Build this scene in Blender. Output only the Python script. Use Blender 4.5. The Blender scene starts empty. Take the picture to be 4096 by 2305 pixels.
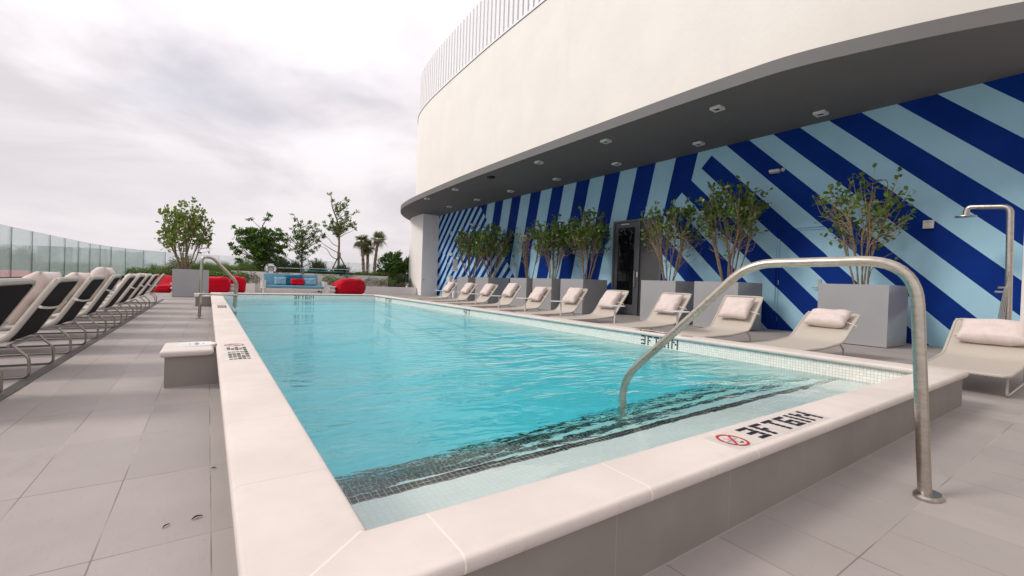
import bpy, bmesh, math, random
from math import radians as R, sin, cos, pi, atan2, hypot, sqrt, floor
from mathutils import Vector, Matrix, noise as mn

sc = bpy.context.scene
C = sc.collection
# ------------------------------------------------------------------ camera
cd = bpy.data.cameras.new('camera'); cam = bpy.data.objects.new('camera', cd); C.objects.link(cam)
cd.sensor_fit = 'HORIZONTAL'; cd.sensor_width = 36; cd.lens = 15.495
cd.clip_start = .05; cd.clip_end = 12000
rx = (0.82292, -0.5671, 0.03457); up = (-0.02158, 0.02961, 0.99933); fw = (0.56774, 0.82312, -0.01213)
cam.matrix_world = Matrix(((rx[0], up[0], -fw[0], 0), (rx[1], up[1], -fw[1], 0), (rx[2], up[2], -fw[2], .88), (0, 0, 0, 1)))
sc.camera = cam
# ------------------------------------------------------------------ exposure / render
sc.view_settings.view_transform = 'Standard'; sc.view_settings.look = 'None'
sc.view_settings.exposure = 0.27; sc.view_settings.gamma = 1
sc.cycles.use_denoising = True
sc.cycles.max_bounces = 12; sc.cycles.transmission_bounces = 8; sc.cycles.transparent_max_bounces = 12
sc.cycles.sample_clamp_indirect = 6
SUN_EL, SUN_AZ = R(38), R(-68)      # azimuth measured from +Y towards +X: the sun stands to the left

# ------------------------------------------------------------------ node helper
class S:
    """socket with arithmetic"""
    def __init__(s, g, o): s.g, s.o = g, o
    def _m(s, op, b=None, c=None, rev=False):
        n = s.g.t.nodes.new('ShaderNodeMath'); n.operation = op
        a = s
        if rev: a, b = b, s
        for i, x in enumerate((a, b, c)):
            if x is None: continue
            if isinstance(x, S): s.g.t.links.new(x.o, n.inputs[i])
            else: n.inputs[i].default_value = x
        return S(s.g, n.outputs[0])
    def __add__(s, b): return s._m('ADD', b)
    def __radd__(s, b): return s._m('ADD', b)
    def __sub__(s, b): return s._m('SUBTRACT', b)
    def __rsub__(s, b): return s._m('SUBTRACT', b, rev=True)
    def __mul__(s, b): return s._m('MULTIPLY', b)
    def __rmul__(s, b): return s._m('MULTIPLY', b)
    def __truediv__(s, b): return s._m('DIVIDE', b)
    def __gt__(s, b): return s._m('GREATER_THAN', b)
    def __lt__(s, b): return s._m('LESS_THAN', b)
    def fract(s): return s._m('FRACT')
    def floor(s): return s._m('FLOOR')
    def abs(s): return s._m('ABSOLUTE')
    def sin(s): return s._m('SINE')
    def max(s, b): return s._m('MAXIMUM', b)
    def min(s, b): return s._m('MINIMUM', b)
    def pw(s, b): return s._m('POWER', b)
class G:
    def __init__(g, tree): g.t = tree
    def node(g, typ, **kw):
        n = g.t.nodes.new(typ)
        for k, v in kw.items(): setattr(n, k, v)
        return n
    def put(g, x, inp):
        if isinstance(x, S): g.t.links.new(x.o, inp)
        elif isinstance(x, (tuple, list)): inp.default_value = (*x, 1) if len(x) == 3 and len(inp.default_value) == 4 else x
        else: inp.default_value = x
    def pos(g): return S(g, g.node('ShaderNodeNewGeometry').outputs['Position'])
    def obj(g): return S(g, g.node('ShaderNodeTexCoord').outputs['Object'])
    def sep(g, v):
        n = g.node('ShaderNodeSeparateXYZ'); g.put(v, n.inputs[0]); return [S(g, o) for o in n.outputs]
    def comb(g, x, y, z):
        n = g.node('ShaderNodeCombineXYZ')
        for i, a in enumerate((x, y, z)): g.put(a, n.inputs[i])
        return S(g, n.outputs[0])
    def scale(g, v, s):
        x, y, z = g.sep(v); return g.comb(x*s[0], y*s[1], z*s[2])
    def noise(g, v, sc_=5, det=3, rough=.55, dist=0, typ='FBM'):
        n = g.node('ShaderNodeTexNoise'); g.put(v, n.inputs['Vector']); n.inputs['Scale'].default_value = sc_
        n.inputs['Detail'].default_value = det; n.inputs['Roughness'].default_value = rough; n.inputs['Distortion'].default_value = dist
        return S(g, n.outputs['Fac'])
    def white(g, v):
        n = g.node('ShaderNodeTexWhiteNoise', noise_dimensions='3D'); g.put(v, n.inputs['Vector']); return S(g, n.outputs['Value'])
    def mix(g, f, a, b):
        n = g.node('ShaderNodeMix', data_type='RGBA'); g.put(f, n.inputs[0])
        g.put(a, n.inputs[6]); g.put(b, n.inputs[7]); return S(g, n.outputs[2])
    def ramp(g, f, lo, hi, a=0., b=1.):
        n = g.node('ShaderNodeMapRange', clamp=True); n.interpolation_type = 'SMOOTHSTEP'
        g.put(f, n.inputs[0])
        for i, x in enumerate((lo, hi, a, b)): g.put(x, n.inputs[i+1])
        return S(g, n.outputs[0])
    def bump(g, h, strength=.3, dist=.01):
        n = g.node('ShaderNodeBump'); g.put(h, n.inputs['Height']); n.inputs['Strength'].default_value = strength
        n.inputs['Distance'].default_value = dist; return S(g, n.outputs[0])

def material(name):
    m = bpy.data.materials.new(name); m.use_nodes = True
    g = G(m.node_tree); b = m.node_tree.nodes['Principled BSDF']; return m, g, b

def basic(name, col, rough=.6, metal=0, var=.06, vscale=8, bump=0, bscale=120, bdist=.002, spec=.5, objc=True):
    m, g, b = material(name)
    v = g.obj() if objc else g.pos()
    n = g.noise(v, vscale, 4)
    c2 = tuple(max(0, c*(1-var*2)) for c in col); c1 = tuple(min(1, c*(1+var)) for c in col)
    g.put(g.mix(g.ramp(n, .25, .75), c2, c1), b.inputs['Base Color'])
    b.inputs['Roughness'].default_value = rough; b.inputs['Metallic'].default_value = metal
    b.inputs['Specular IOR Level'].default_value = spec
    if bump: g.put(g.bump(g.noise(v, bscale, 3), bump, bdist), b.inputs['Normal'])
    return m

# ------------------------------------------------------------------ world: bright overcast with a few blue gaps
w = bpy.data.worlds.new('World'); sc.world = w; w.use_nodes = True
g = G(w.node_tree); bg = w.node_tree.nodes['Background']
sky = g.node('ShaderNodeTexSky', sky_type='NISHITA', sun_disc=False); sky.sun_elevation = SUN_EL; sky.sun_rotation = SUN_AZ
sky.dust_density = 2
d = S(g, g.node('ShaderNodeTexCoord').outputs['Generated'])
X, Y, Z = g.sep(d)
zz = Z.max(0.0) + .22
pv = g.comb(X/zz, Y/zz, 0.)
n1 = g.noise(g.comb(X/zz*1.0+3.1, Y/zz*1.0+1.2, 0.), 1.0, 7, .55, .35)
n2 = g.noise(g.comb(X/zz*.8+7.3, Y/zz*1.3+2.1, 3.1), 1.3, 5, .55, .5)
n3 = g.noise(g.comb(X/zz-3.7, Y/zz+5.2, 9.), .8, 5, .5)
cloud = g.mix(g.ramp(n1+g.ramp(Z, .38, .75)*.13, .36, .60), (.645, .60, .632), (.945, .89, .915))
cloud = g.mix(g.ramp(n2, .45, .64, 0., .6), cloud, (.94, .895, .92))
low = g.ramp(Z, .02, .42)
cloud = g.mix(low, g.mix(g.ramp(n1, .35, .65), (.635, .59, .615), (.735, .69, .712)), cloud)
skyc = g.node('ShaderNodeMix', data_type='RGBA', blend_type='MIX'); skyc.inputs[0].default_value = .0
mul = g.node('ShaderNodeMix', data_type='RGBA', blend_type='MULTIPLY'); mul.inputs[0].default_value = 1
g.t.links.new(sky.outputs[0], mul.inputs[6]); mul.inputs[7].default_value = (1, 1, 1, 1)
gap = g.ramp(n3, .56, .68, 0., .38)*g.ramp(Z, .2, .36)
# background strength 0.1 for the physical sky; the cloud deck is expressed in the same unit
cl10 = g.node('ShaderNodeVectorMath', operation='SCALE'); g.put(cloud, cl10.inputs[0]); cl10.inputs['Scale'].default_value = 10
g.put(g.mix(gap, S(g, cl10.outputs[0]), S(g, mul.outputs[2])), bg.inputs['Color'])
bg.inputs['Strength'].default_value = .1

sl = bpy.data.lights.new('sun', 'SUN'); sl.energy = 1.5; sl.angle = R(14); sl.color = (1, .93, .84)
so = bpy.data.objects.new('sun', sl); C.objects.link(so)
sd = Vector((sin(SUN_AZ)*cos(SUN_EL), cos(SUN_AZ)*cos(SUN_EL), sin(SUN_EL)))
so.rotation_euler = sd.to_track_quat('Z', 'Y').to_euler(); so.location = (-20, 10, 30)

# ------------------------------------------------------------------ mesh helpers
class MB:
    def __init__(s): s.v = []; s.f = []; s.mi = []
    def add(s, vs, fs, mi=0):
        o = len(s.v); s.v += [tuple(p) for p in vs]; s.f += [tuple(i+o for i in f) for f in fs]; s.mi += [mi]*len(fs); return s
    def box(s, a, b, mi=0):
        x0, y0, z0 = a; x1, y1, z1 = b
        return s.add([(x0,y0,z0),(x1,y0,z0),(x1,y1,z0),(x0,y1,z0),(x0,y0,z1),(x1,y0,z1),(x1,y1,z1),(x0,y1,z1)],
                     [(0,3,2,1),(4,5,6,7),(0,1,5,4),(1,2,6,5),(2,3,7,6),(3,0,4,7)], mi)
    def quad(s, a, b, c, d, mi=0): return s.add([a, b, c, d], [(0, 1, 2, 3)], mi)
    def tube(s, pts, r, n=8, closed=False, mi=0, flat=None):
        pts = [Vector(p) for p in pts]; m = len(pts); rr = r if isinstance(r, (list, tuple)) else [r]*m
        vs = []; N = None
        for i, p in enumerate(pts):
            a = pts[i-1] if (i or closed) else p; b = pts[(i+1) % m] if (i < m-1 or closed) else p
            t = (b-a).normalized()
            if N is None:
                N = t.orthogonal().normalized()
            else:
                N = (N - t*N.dot(t)); N = N.normalized() if N.length > 1e-6 else t.orthogonal().normalized()
            B = t.cross(N)
            k = 1
            if 0 < i < m-1 or closed:
                c = (p-a).normalized().dot((b-p).normalized()) if (p-a).length and (b-p).length else 1
                k = 1/max(.5, sqrt(max(.01, (1+c)/2)))
                k = min(k, 1.2)
            for j in range(n):
                an = 2*pi*j/n; vs.append(p + (N*cos(an)+B*sin(an))*rr[i]*k)
        fs = []
        for i in range(m if closed else m-1):
            o, q = i*n, ((i+1) % m)*n
            for j in range(n): fs.append((o+j, o+(j+1) % n, q+(j+1) % n, q+j))
        if not closed: fs += [tuple(range(n))[::-1], tuple((m-1)*n+j for j in range(n))]
        return s.add(vs, fs, mi)
    def lathe(s, c, prof, n=24, mi=0, axis='z'):
        vs = []; fs = []
        for r_, z in prof:
            for j in range(n):
                a = 2*pi*j/n; p = (cos(a)*r_, sin(a)*r_, z)
                if axis == 'y': p = (p[0], p[2], p[1])
                if axis == 'x': p = (p[2], p[0], p[1])
                vs.append((c[0]+p[0], c[1]+p[1], c[2]+p[2]))
        for i in range(len(prof)-1):
            for j in range(n): fs.append((i*n+j, i*n+(j+1) % n, (i+1)*n+(j+1) % n, (i+1)*n+j))
        fs += [tuple(range(n))[::-1], tuple((len(prof)-1)*n+j for j in range(n))]
        return s.add(vs, fs, mi)
    def prism(s, poly, z0, z1, mi=0):
        n = len(poly); vs = [(x, y, z0) for x, y in poly]+[(x, y, z1) for x, y in poly]
        return s.add(vs, [tuple(range(n))[::-1], tuple(range(n, 2*n))]+[(i, (i+1) % n, n+(i+1) % n, n+i) for i in range(n)], mi)
    def build(s, name, m, parent=None, smooth=False, bevel=0, seg=2, recalc=True, loc=None):
        me = bpy.data.meshes.new(name); me.from_pydata(s.v, [], s.f); me.update()
        ms = m if isinstance(m, (list, tuple)) else [m]
        for x in ms: me.materials.append(x)
        if len(ms) > 1: me.polygons.foreach_set('material_index', s.mi)
        if recalc:
            bm = bmesh.new(); bm.from_mesh(me); bmesh.ops.recalc_face_normals(bm, faces=bm.faces); bm.to_mesh(me); bm.free()
        if smooth:
            me.polygons.foreach_set('use_smooth', [True]*len(me.polygons))
            try: me.set_sharp_from_angle(angle=R(40))
            except Exception: pass
        o = bpy.data.objects.new(name, me); C.objects.link(o)
        if parent: o.parent = parent
        if loc: o.location = loc
        if bevel:
            b = o.modifiers.new('bevel', 'BEVEL'); b.width = bevel; b.segments = seg; b.limit_method = 'ANGLE'; b.angle_limit = R(40)
        return o

def tag(o, label=None, cat=None, group=None, kind=None):
    if label: o['label'] = label
    if cat: o['category'] = cat
    if group: o['group'] = group
    if kind: o['kind'] = kind
    return o
def thing(name, label, cat, loc=(0, 0, 0), rz=0, group=None):
    o = bpy.data.objects.new(name, None); C.objects.link(o); o.location = loc; o.rotation_euler.z = rz
    o.empty_display_size = .2
    return tag(o, label, cat, group)
def dup(root, loc, rz=0, label=None, group=None):
    r_ = root.copy(); C.objects.link(r_); r_.location = loc; r_.rotation_euler = (0, 0, rz)
    if label: r_['label'] = label
    if group: r_['group'] = group
    for ch in list(root.children):
        c = ch.copy(); C.objects.link(c); c.parent = r_
        for q in list(ch.children):
            e = q.copy(); C.objects.link(e); e.parent = c
    return r_
def smoothpath(pts, k=5, closed=False):
    out = []; n = len(pts); P = [Vector(p) for p in pts]
    rng = range(n if closed else n-1)
    for i in rng:
        p0 = P[(i-1) % n] if closed or i else P[0]*2-P[1]; p1 = P[i]; p2 = P[(i+1) % n]; p3 = P[(i+2) % n] if closed or i < n-2 else P[-1]*2-P[-2]
        for j in range(k):
            t = j/k
            out.append(.5*((2*p1)+(-p0+p2)*t+(2*p0-5*p1+4*p2-p3)*t*t+(-p0+3*p1-3*p2+p3)*t**3))
    if not closed: out.append(P[-1])
    return out
def fillet(pts, rad, k=6):
    """polyline with rounded corners"""
    P = [Vector(p) for p in pts]; out = [P[0]]
    for i in range(1, len(P)-1):
        r_ = rad[i] if isinstance(rad, (list, tuple)) else rad
        a, b, c = P[i-1], P[i], P[i+1]
        la, lc = (a-b).length, (c-b).length; d_ = min(r_, la*.49, lc*.49)
        s_, e_ = b+(a-b)*d_/la, b+(c-b)*d_/lc
        for j in range(k+1):
            t = j/k; out.append(s_*(1-t)**2+b*2*t*(1-t)+e_*t*t)
    out.append(P[-1]); return out
# ------------------------------------------------------------------ materials
# deck tiles 0.2985 x 0.626
def deck_mat():
    m, g, b = material('deck_porcelain_tiles'); p = g.pos(); x, y, z = g.sep(p)
    u = (x-.0265)/.2985; v = (y-1.783)/.6262
    wob = (g.noise(p, 30, 2)-.5)*.012
    fu = (u+wob*.4).fract(); fv = (v+wob*.2).fract()
    ju = (fu-.5).abs() > .5-.0075; jv = (fv-.5).abs() > .5-.0036
    j = ju.max(jv)
    idn = g.white(g.comb(u.floor(), v.floor(), 0.))
    n = g.noise(p, 2.2, 5, .6); st = g.noise(g.comb(x*60, y*6, 0.), 1.6, 4, .6); fine = g.noise(p, 240, 2)
    base = g.mix(g.ramp(n, .3, .7), (.37, .332, .318), (.405, .366, .350))
    base = g.mix(idn*.5, base, (.295, .268, .255)); sta = g.ramp(g.noise(p, 1.1, 6, .65, .6), .55, .72); base = g.mix(sta*.42, base, (.24, .215, .20)); fl_ = g.ramp(g.noise(p, 75, 2, .5), .70, .76); base = g.mix(fl_*.5, base, (.20, .17, .155))
    base = g.mix(g.ramp(st, .55, .8, 0., .35), base, (.275, .25, .235))
    base = g.mix(g.ramp(fine, .55, .8, 0., .4), base, (.25, .23, .215))
    gn = g.noise(p, 1.3, 3)
    groutc = g.mix(g.ramp(gn, .40, .66), (.17, .14, .12), (.46, .43, .40))
    g.put(g.mix(j*.85, base, groutc), b.inputs['Base Color'])
    b.inputs['Roughness'].default_value = .62; b.inputs['Specular IOR Level'].default_value = .35
    h = (st*.35+fine*.25+g.noise(p, 25, 3)*.5)-j*1.2
    g.put(g.bump(h, .35, .0015), b.inputs['Normal'])
    return m
def poolwall_mat():
    m, g, b = material('grey_tile_cladding'); p = g.pos(); x, y, z = g.sep(p)
    s = x+y
    j = (((s-2.43)/.6).fract()-.5).abs() > .4965
    n = g.noise(p, 3, 4); f = g.noise(p, 300, 2)
    c = g.mix(g.ramp(n, .3, .7), (.25, .225, .205), (.285, .26, .24)); c = g.mix(f*.3, c, (.17, .15, .14))
    low = g.ramp(z, .0, .012, 1., 0.)
    c = g.mix(j*.4, c, (.36, .34, .32)); c = g.mix((low > .5)*.8, c, (.42, .40, .39))
    g.put(c, b.inputs['Base Color']); b.inputs['Roughness'].default_value = .7
    g.put(g.bump(f+n, .2, .001), b.inputs['Normal']); return m
def coping_mat():
    m, g, b = material('cast_stone_coping'); p = g.pos(); x, y, z = g.sep(p)
    end = (y < 1.04).max(y > 15.53)
    jx = (((x-.471)/.6275).fract()-.5).abs() > .4955
    jy = (((y-2.07)/.636).fract()-.5).abs() > .4968
    cor = (x < .335)*(y < 1.055)
    mit = (((x-.05)/.28-(y-.82)/.235).abs() < .016)
    j = (end*(1-cor)*jx)._m('ADD', (1-end)*jy).min(1.0)
    j = (j*(1-cor)).max(cor*mit)
    n = g.noise(p, 2.5, 5, .6); f = g.noise(p, 160, 3); n2 = g.noise(p, 9, 4)
    c = g.mix(g.ramp(n, .3, .7), (.64, .575, .535), (.71, .645, .60))
    c = g.mix(g.ramp(n2, .62, .8, 0., .4), c, (.60, .53, .47))
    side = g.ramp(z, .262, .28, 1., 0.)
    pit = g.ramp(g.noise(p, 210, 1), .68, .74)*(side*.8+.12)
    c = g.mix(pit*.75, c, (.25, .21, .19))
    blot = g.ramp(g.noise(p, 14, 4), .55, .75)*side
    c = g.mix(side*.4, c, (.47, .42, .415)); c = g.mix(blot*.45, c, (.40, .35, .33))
    c = g.mix(j*end*.8, c, (.80, .74, .67)); c = g.mix(j*(1-end)*.45, c, (.45, .40, .36))
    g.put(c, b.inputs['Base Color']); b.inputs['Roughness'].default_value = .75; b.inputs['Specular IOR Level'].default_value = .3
    g.put(g.bump(f*.4+n2*.3-pit*.8+j*1.0, .35, .0018), b.inputs['Normal']); return m
def mosaic_mat(name, tile, grout, axes, ts=.0262, var=.06, rough=.25):
    m, g, b = material(name); p = g.pos(); q = g.sep(p); u, v = q[axes[0]]/ts, (q[axes[1]]-.102)/ts
    j = ((u.fract()-.5).abs() > .452).max((v.fract()-.5).abs() > .452)
    idn = g.white(g.comb(u.floor(), v.floor(), 1.))
    c = g.mix(idn, tile, tuple(t*(1-var*2) for t in tile))
    g.put(g.mix(j, c, grout), b.inputs['Base Color']); b.inputs['Roughness'].default_value = rough
    g.put(g.bump(1-j, .3, .001), b.inputs['Normal']); return m
TW, GR = (.86, .86, .81), (.56, .45, .32)
M = {}
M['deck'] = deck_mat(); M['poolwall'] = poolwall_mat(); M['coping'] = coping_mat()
M['mos_yz'] = mosaic_mat('white_mosaic_side', TW, GR, (1, 2)); M['mos_xz'] = mosaic_mat('white_mosaic_end', (.96, .96, .93), (.62, .66, .62), (0, 2))
M['mos_xy'] = mosaic_mat('white_mosaic_tread', (.96, .955, .94), (.86, .83, .74), (0, 1), var=.02)
M['mos_dark'] = mosaic_mat('charcoal_mosaic', (.018, .016, .024), (.50, .46, .38), (0, 1))
M['mos_darkr'] = mosaic_mat('charcoal_mosaic_riser', (.018, .016, .024), (.50, .46, .38), (0, 2))
M['mos_floor'] = mosaic_mat('aqua_pool_floor', (.62, .90, .97), (.58, .84, .90), (0, 1), var=.03)
M['black_tile'] = basic('black_letter_tile', (.02, .019, .03), .25, var=.2)
M['red_tile'] = basic('red_tile', (.58, .05, .06), .3)
M['blue_tile'] = basic('pale_blue_tile', (.33, .45, .62), .3); M['peach_tile'] = basic('peach_tile', (.80, .42, .30), .3)
M['marker_bed'] = basic('marker_white_tile', (.70, .64, .59), .4)
def mural_mat():
    m, g, b = material('blue_striped_mural'); p = g.pos(); x, y, z = g.sep(p)
    f1 = ((27.66-(y+z))/.648).fract() > .494
    y0 = y-.228*(4.6-z)
    f2 = ((17.98-y0)/1.365).fract() > .5
    f3 = ((y-z)/1.13).fract() < .505
    wob = (g.noise(p, 2, 2)-.5)*.02
    zl = (y-z+wob) > (14.13+(4.4-z)*.09)
    zr = (y+z+wob) < 11.07
    dark = zl*f1+(1-zl)*(zr*f3+(1-zr)*f2)
    n = g.noise(p, 1.2, 4); f = g.noise(p, 70, 4, .65); ff = g.noise(p, 14, 3)
    li = g.mix(g.ramp(n, .3, .7), (.33, .56, .70), (.365, .605, .745)); da = g.mix(g.ramp(n, .3, .7), (.0008, .022, .185), (.0012, .031, .225))
    c = g.mix(dark, li, da); c = g.mix(g.ramp(f, .6, .8, 0., .15), c, (.02, .1, .3))
    g.put(c, b.inputs['Base Color']); b.inputs['Roughness'].default_value = .7; b.inputs['Specular IOR Level'].default_value = .12
    g.put(g.bump(f+ff*.5, .55, .006), b.inputs['Normal']); return m
M['mural'] = mural_mat()
def stucco(name, col, var=.04, sc_=55, d_=.009):
    m, g, b = material(name); p = g.pos(); x, y, z = g.sep(p)
    n = g.noise(p, .7, 5, .6); f = g.noise(p, sc_, 4, .65); n2 = g.noise(g.comb(x*1.5, y*1.5, z*.35), 1.4, 4)
    c = g.mix(g.ramp(n, .3, .7), tuple(k*(1-var) for k in col), col)
    c = g.mix(g.ramp(n2, .5, .8, 0., .35), c, tuple(k*.90 for k in col))
    g.put(c, b.inputs['Base Color']); b.inputs['Roughness'].default_value = .8; b.inputs['Specular IOR Level'].default_value = .25
    g.put(g.bump(f+g.noise(p, 9, 3)*.8, .5, d_), b.inputs['Normal']); return m
M['cream'] = stucco('cream_stucco', (.79, .755, .705), .045); M['white_stucco'] = stucco('white_stucco', (.86, .83, .80))
M['soffit'] = stucco('grey_painted_soffit', (.172, .166, .164), .06, 35, .004)
M['slat'] = basic('white_powder_coat', (.78, .77, .765), .45, var=.02, objc=False)
M['darkframe'] = basic('grey_aluminium_frame', (.10, .105, .115), .42, .3, var=.04)
M['steelp'] = basic('brushed_steel_plain', (.50, .47, .43), .32, 1, var=.08, vscale=20)
def rail_mat():
    m, g, b = material('weathered_steel'); p = g.obj(); x, y, z = g.sep(p)
    n = g.noise(g.comb(x*14, y*14, z*40), 1.5, 4, .65); sp = g.ramp(g.noise(g.comb(x*60, y*60, z*95), 1.3, 3), .60, .68)
    c = g.mix(g.ramp(n, .3, .75), (.44, .40, .34), (.53, .49, .43)); c = g.mix(sp*.35, c, (.38, .25, .13))
    g.put(c, b.inputs['Base Color']); b.inputs['Metallic'].default_value = 1
    g.put(g.ramp(n, .3, .7, .27, .34)+sp*.1, b.inputs['Roughness'])
    g.put(g.bump(g.noise(g.comb(x*400, y*400, z*14), 1, 3), .12, .0006), b.inputs['Normal']); return m
M['rail'] = rail_mat()
def weave(name, c1, c2, s=210, bs=.5):
    m, g, b = material(name); x, y, z = g.sep(g.obj())
    h = ((x+z)*s*1.0).sin()*((y)*s*1.0).sin()
    h2 = g.ramp(h, -.6, .8); n = g.noise(g.obj(), 6, 3)
    c = g.mix(h2, c2, c1); c = g.mix(g.ramp(n, .4, .7, 0., .25), c, tuple(k*.8 for k in c1))
    g.put(c, b.inputs['Base Color']); b.inputs['Roughness'].default_value = .8; b.inputs['Specular IOR Level'].default_value = .15
    g.put(g.bump(h, bs, .0015), b.inputs['Normal']); return m
M['sling'] = weave('ivory_woven_sling', (.60, .55, .49), (.42, .38, .33)); M['rope'] = weave('ivory_rope_wrap', (.64, .60, .55), (.42, .39, .35), 330)
M['backmesh'] = weave('charcoal_mesh', (.018, .015, .021), (.008, .007, .010), 500, .2)
M['sled'] = basic('grey_metal_leg', (.34, .315, .29), .35, .85, var=.05); M['sledw'] = basic('ivory_metal_leg', (.50, .46, .42), .4, .3, var=.04)
def cloth(name, col, wr=.5, crease=True):
    m, g, b = material(name); p = g.obj(); x, y, z = g.sep(p)
    n = g.noise(g.comb(x*3, y*9, z*7), 1.0, 4, .5, 1.2); t = g.noise(p, 380, 2)
    c = g.mix(g.ramp(n, .3, .7), tuple(k*.93 for k in col), col); c = g.mix(t*.12, c, tuple(k*.7 for k in col))
    g.put(c, b.inputs['Base Color']); b.inputs['Roughness'].default_value = .9; b.inputs['Specular IOR Level'].default_value = .15
    b.inputs['Sheen Weight'].default_value = .15
    g.put(g.bump(n+t*.04, wr, .022), b.inputs['Normal']); return m
M['pillow'] = cloth('cream_pillow_cloth', (.71, .61, .575)); M['strap'] = basic('white_elastic_strap', (.76, .72, .68), .8)
M['red'] = cloth('red_canvas', (.58, .003, .02), .45); M['skyblue'] = cloth('sky_blue_cushion', (.17, .37, .50), .25)
M['paleblue'] = cloth('pale_blue_cushion', (.25, .43, .53), .35); M['teal'] = cloth('teal_cushion', (.015, .15, .25), .4)
M['planter'] = basic('glossy_grey_lacquer', (.34, .345, .355), .16, var=.015, vscale=2, spec=.5)
M['soil'] = basic('dark_soil', (.035, .025, .018), .95, var=.3, vscale=30, bump=.6, bscale=40, bdist=.02)
M['tablew'] = basic('white_lacquer', (.70, .68, .67), .4, var=.02)
M['bark'] = basic('brown_bark', (.26, .19, .12), .85, var=.25, vscale=25, bump=.5, bscale=60, bdist=.004)
M['barkg'] = basic('grey_bark', (.16, .135, .115), .85, var=.25, vscale=25, bump=.5, bscale=60, bdist=.004)
M['palmtrunk'] = basic('fibrous_palm_trunk', (.30, .22, .15), .9, var=.35, vscale=14, bump=.8, bscale=30, bdist=.02)
def leafm(name, c1, c2, c3, tr=.25, rough=.4):
    m, g, b = material(name)
    rnd = S(g, g.node('ShaderNodeNewGeometry').outputs['Random Per Island']); n = g.noise(g.obj(), 3.0, 3)
    c = g.mix(rnd, c1, c2); c = g.mix(g.ramp(n, .5, .68, 0., .8), c, c3)
    g.put(c, b.inputs['Base Color']); b.inputs['Roughness'].default_value = rough
    t = g.node('ShaderNodeBsdfTranslucent'); g.put(c, t.inputs[0]); mx = g.node('ShaderNodeMixShader'); mx.inputs[0].default_value = tr
    g.t.links.new(b.outputs[0], mx.inputs[1]); g.t.links.new(t.outputs[0], mx.inputs[2])
    g.t.links.new(mx.outputs[0], g.t.nodes['Material Output'].inputs[0]); return m
M['leafshrub'] = leafm('clusia_leaf', (.058, .134, .018), (.115, .205, .028), (.166, .192, .032))
M['leaflight'] = leafm('light_green_clusia_leaf', (.128, .218, .032), (.218, .294, .051), (.282, .282, .064))  # lighter, yellower green for the shrub in the lone planter
M['leafdark'] = leafm('dark_green_leaf', (.064, .154, .018), (.128, .243, .028), (.045, .115, .018))
M['leafmid'] = leafm('mid_green_leaf', (.102, .192, .038), (.179, .282, .058), (.192, .205, .064))
M['leafhedge'] = leafm('hedge_leaf', (.07, .15, .018), (.13, .22, .028), (.05, .11, .016))
M['leafdry'] = leafm('dry_shrub_leaf', (.16, .12, .07), (.10, .12, .05), (.20, .13, .09))
M['leafagave'] = leafm('blue_green_palmetto_leaf', (.064, .109, .058), (.115, .166, .096), (.051, .090, .045))
M['leafpalm'] = leafm('palm_leaf', (.102, .141, .038), (.179, .205, .064), (.205, .166, .090))
M['leafground'] = leafm('ground_cover_leaf', (.09, .16, .02), (.18, .23, .03), (.06, .12, .016))
M['drain'] = basic('dark_slot_drain', (.10, .092, .088), .5, .2, var=.15, vscale=6)
M['plastic'] = basic('white_plastic', (.78, .78, .78), .35, var=.02); M['plasticb'] = basic('off_white_housing', (.62, .60, .57), .45, var=.03)
M['black'] = basic('black_plastic', (.015, .015, .016), .4); M['blueband'] = basic('blue_band', (.02, .17, .42), .5)
M['cyanpole'] = basic('turquoise_tube', (.02, .42, .48), .35); M['greypost'] = basic('grey_post', (.22, .24, .26), .5, .2)
M['signplate'] = basic('brushed_sign_plate', (.50, .49, .48), .4, .4, var=.03); M['signtext'] = basic('sign_text_black', (.015, .015, .015), .6)
M['concrete'] = stucco('pale_concrete', (.48, .48, .50), .05); M['channel'] = basic('dark_base_channel', (.035, .042, .055), .45, .4)
M['wood'] = basic('green_timber_brace', (.13, .135, .10), .8, var=.2)
M['roofgrey'] = basic('roof_membrane', (.5, .5, .5), .8)
# ================================================================== SETTING
PX0, PX1, PY0, PY1 = .09, 5.07, .85, 15.78       # outer faces of the pool wall
IX0, IX1, IY0, IY1 = .335, 4.84, 1.07, 15.5      # inner faces
WZ = .102
GL = [(-3.95, 4.7), (-3.95, 6.05), (-3.95, 7.4), (-3.95, 8.75), (-3.94, 10.1), (-3.93, 11.45), (-3.92, 12.8), (-3.91, 14.15), (-3.89, 15.5), (-3.84, 16.8), (-3.8, 18.2), (-3.76, 19.6), (-3.7, 21.05), (-3.62, 22.35),
      (-3.5, 23.4), (-3.33, 24.55), (-3.0, 25.6), (-2.5, 26.65), (-1.75, 27.55), (-.75, 28.1), (.45, 28.35), (1.8, 28.42), (3.15, 28.42), (4.5, 28.4), (5.85, 28.42), (7.2, 28.5), (8.55, 28.65), (9.9, 28.9), (11.2, 29.3)]
d_ = MB()
left = [(-3.95, -5), (PX0, -5), (PX0, 28.4)] + [(x, y) for x, y in GL[::-1] if x < -.3] 
d_.add([(x, y, 0) for x, y in left], [tuple(range(len(left)))])
d_.quad((PX0, -5, 0), (12, -5, 0), (12, PY0, 0), (PX0, PY0, 0))
d_.quad((PX1, PY0, 0), (12, PY0, 0), (12, PY1, 0), (PX1, PY1, 0))
d_.quad((PX0, PY1, 0), (12, PY1, 0), (12, 28.6, 0), (PX0, 28.6, 0))
tag(d_.build('deck', M['deck'], recalc=False), kind='structure')
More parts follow.
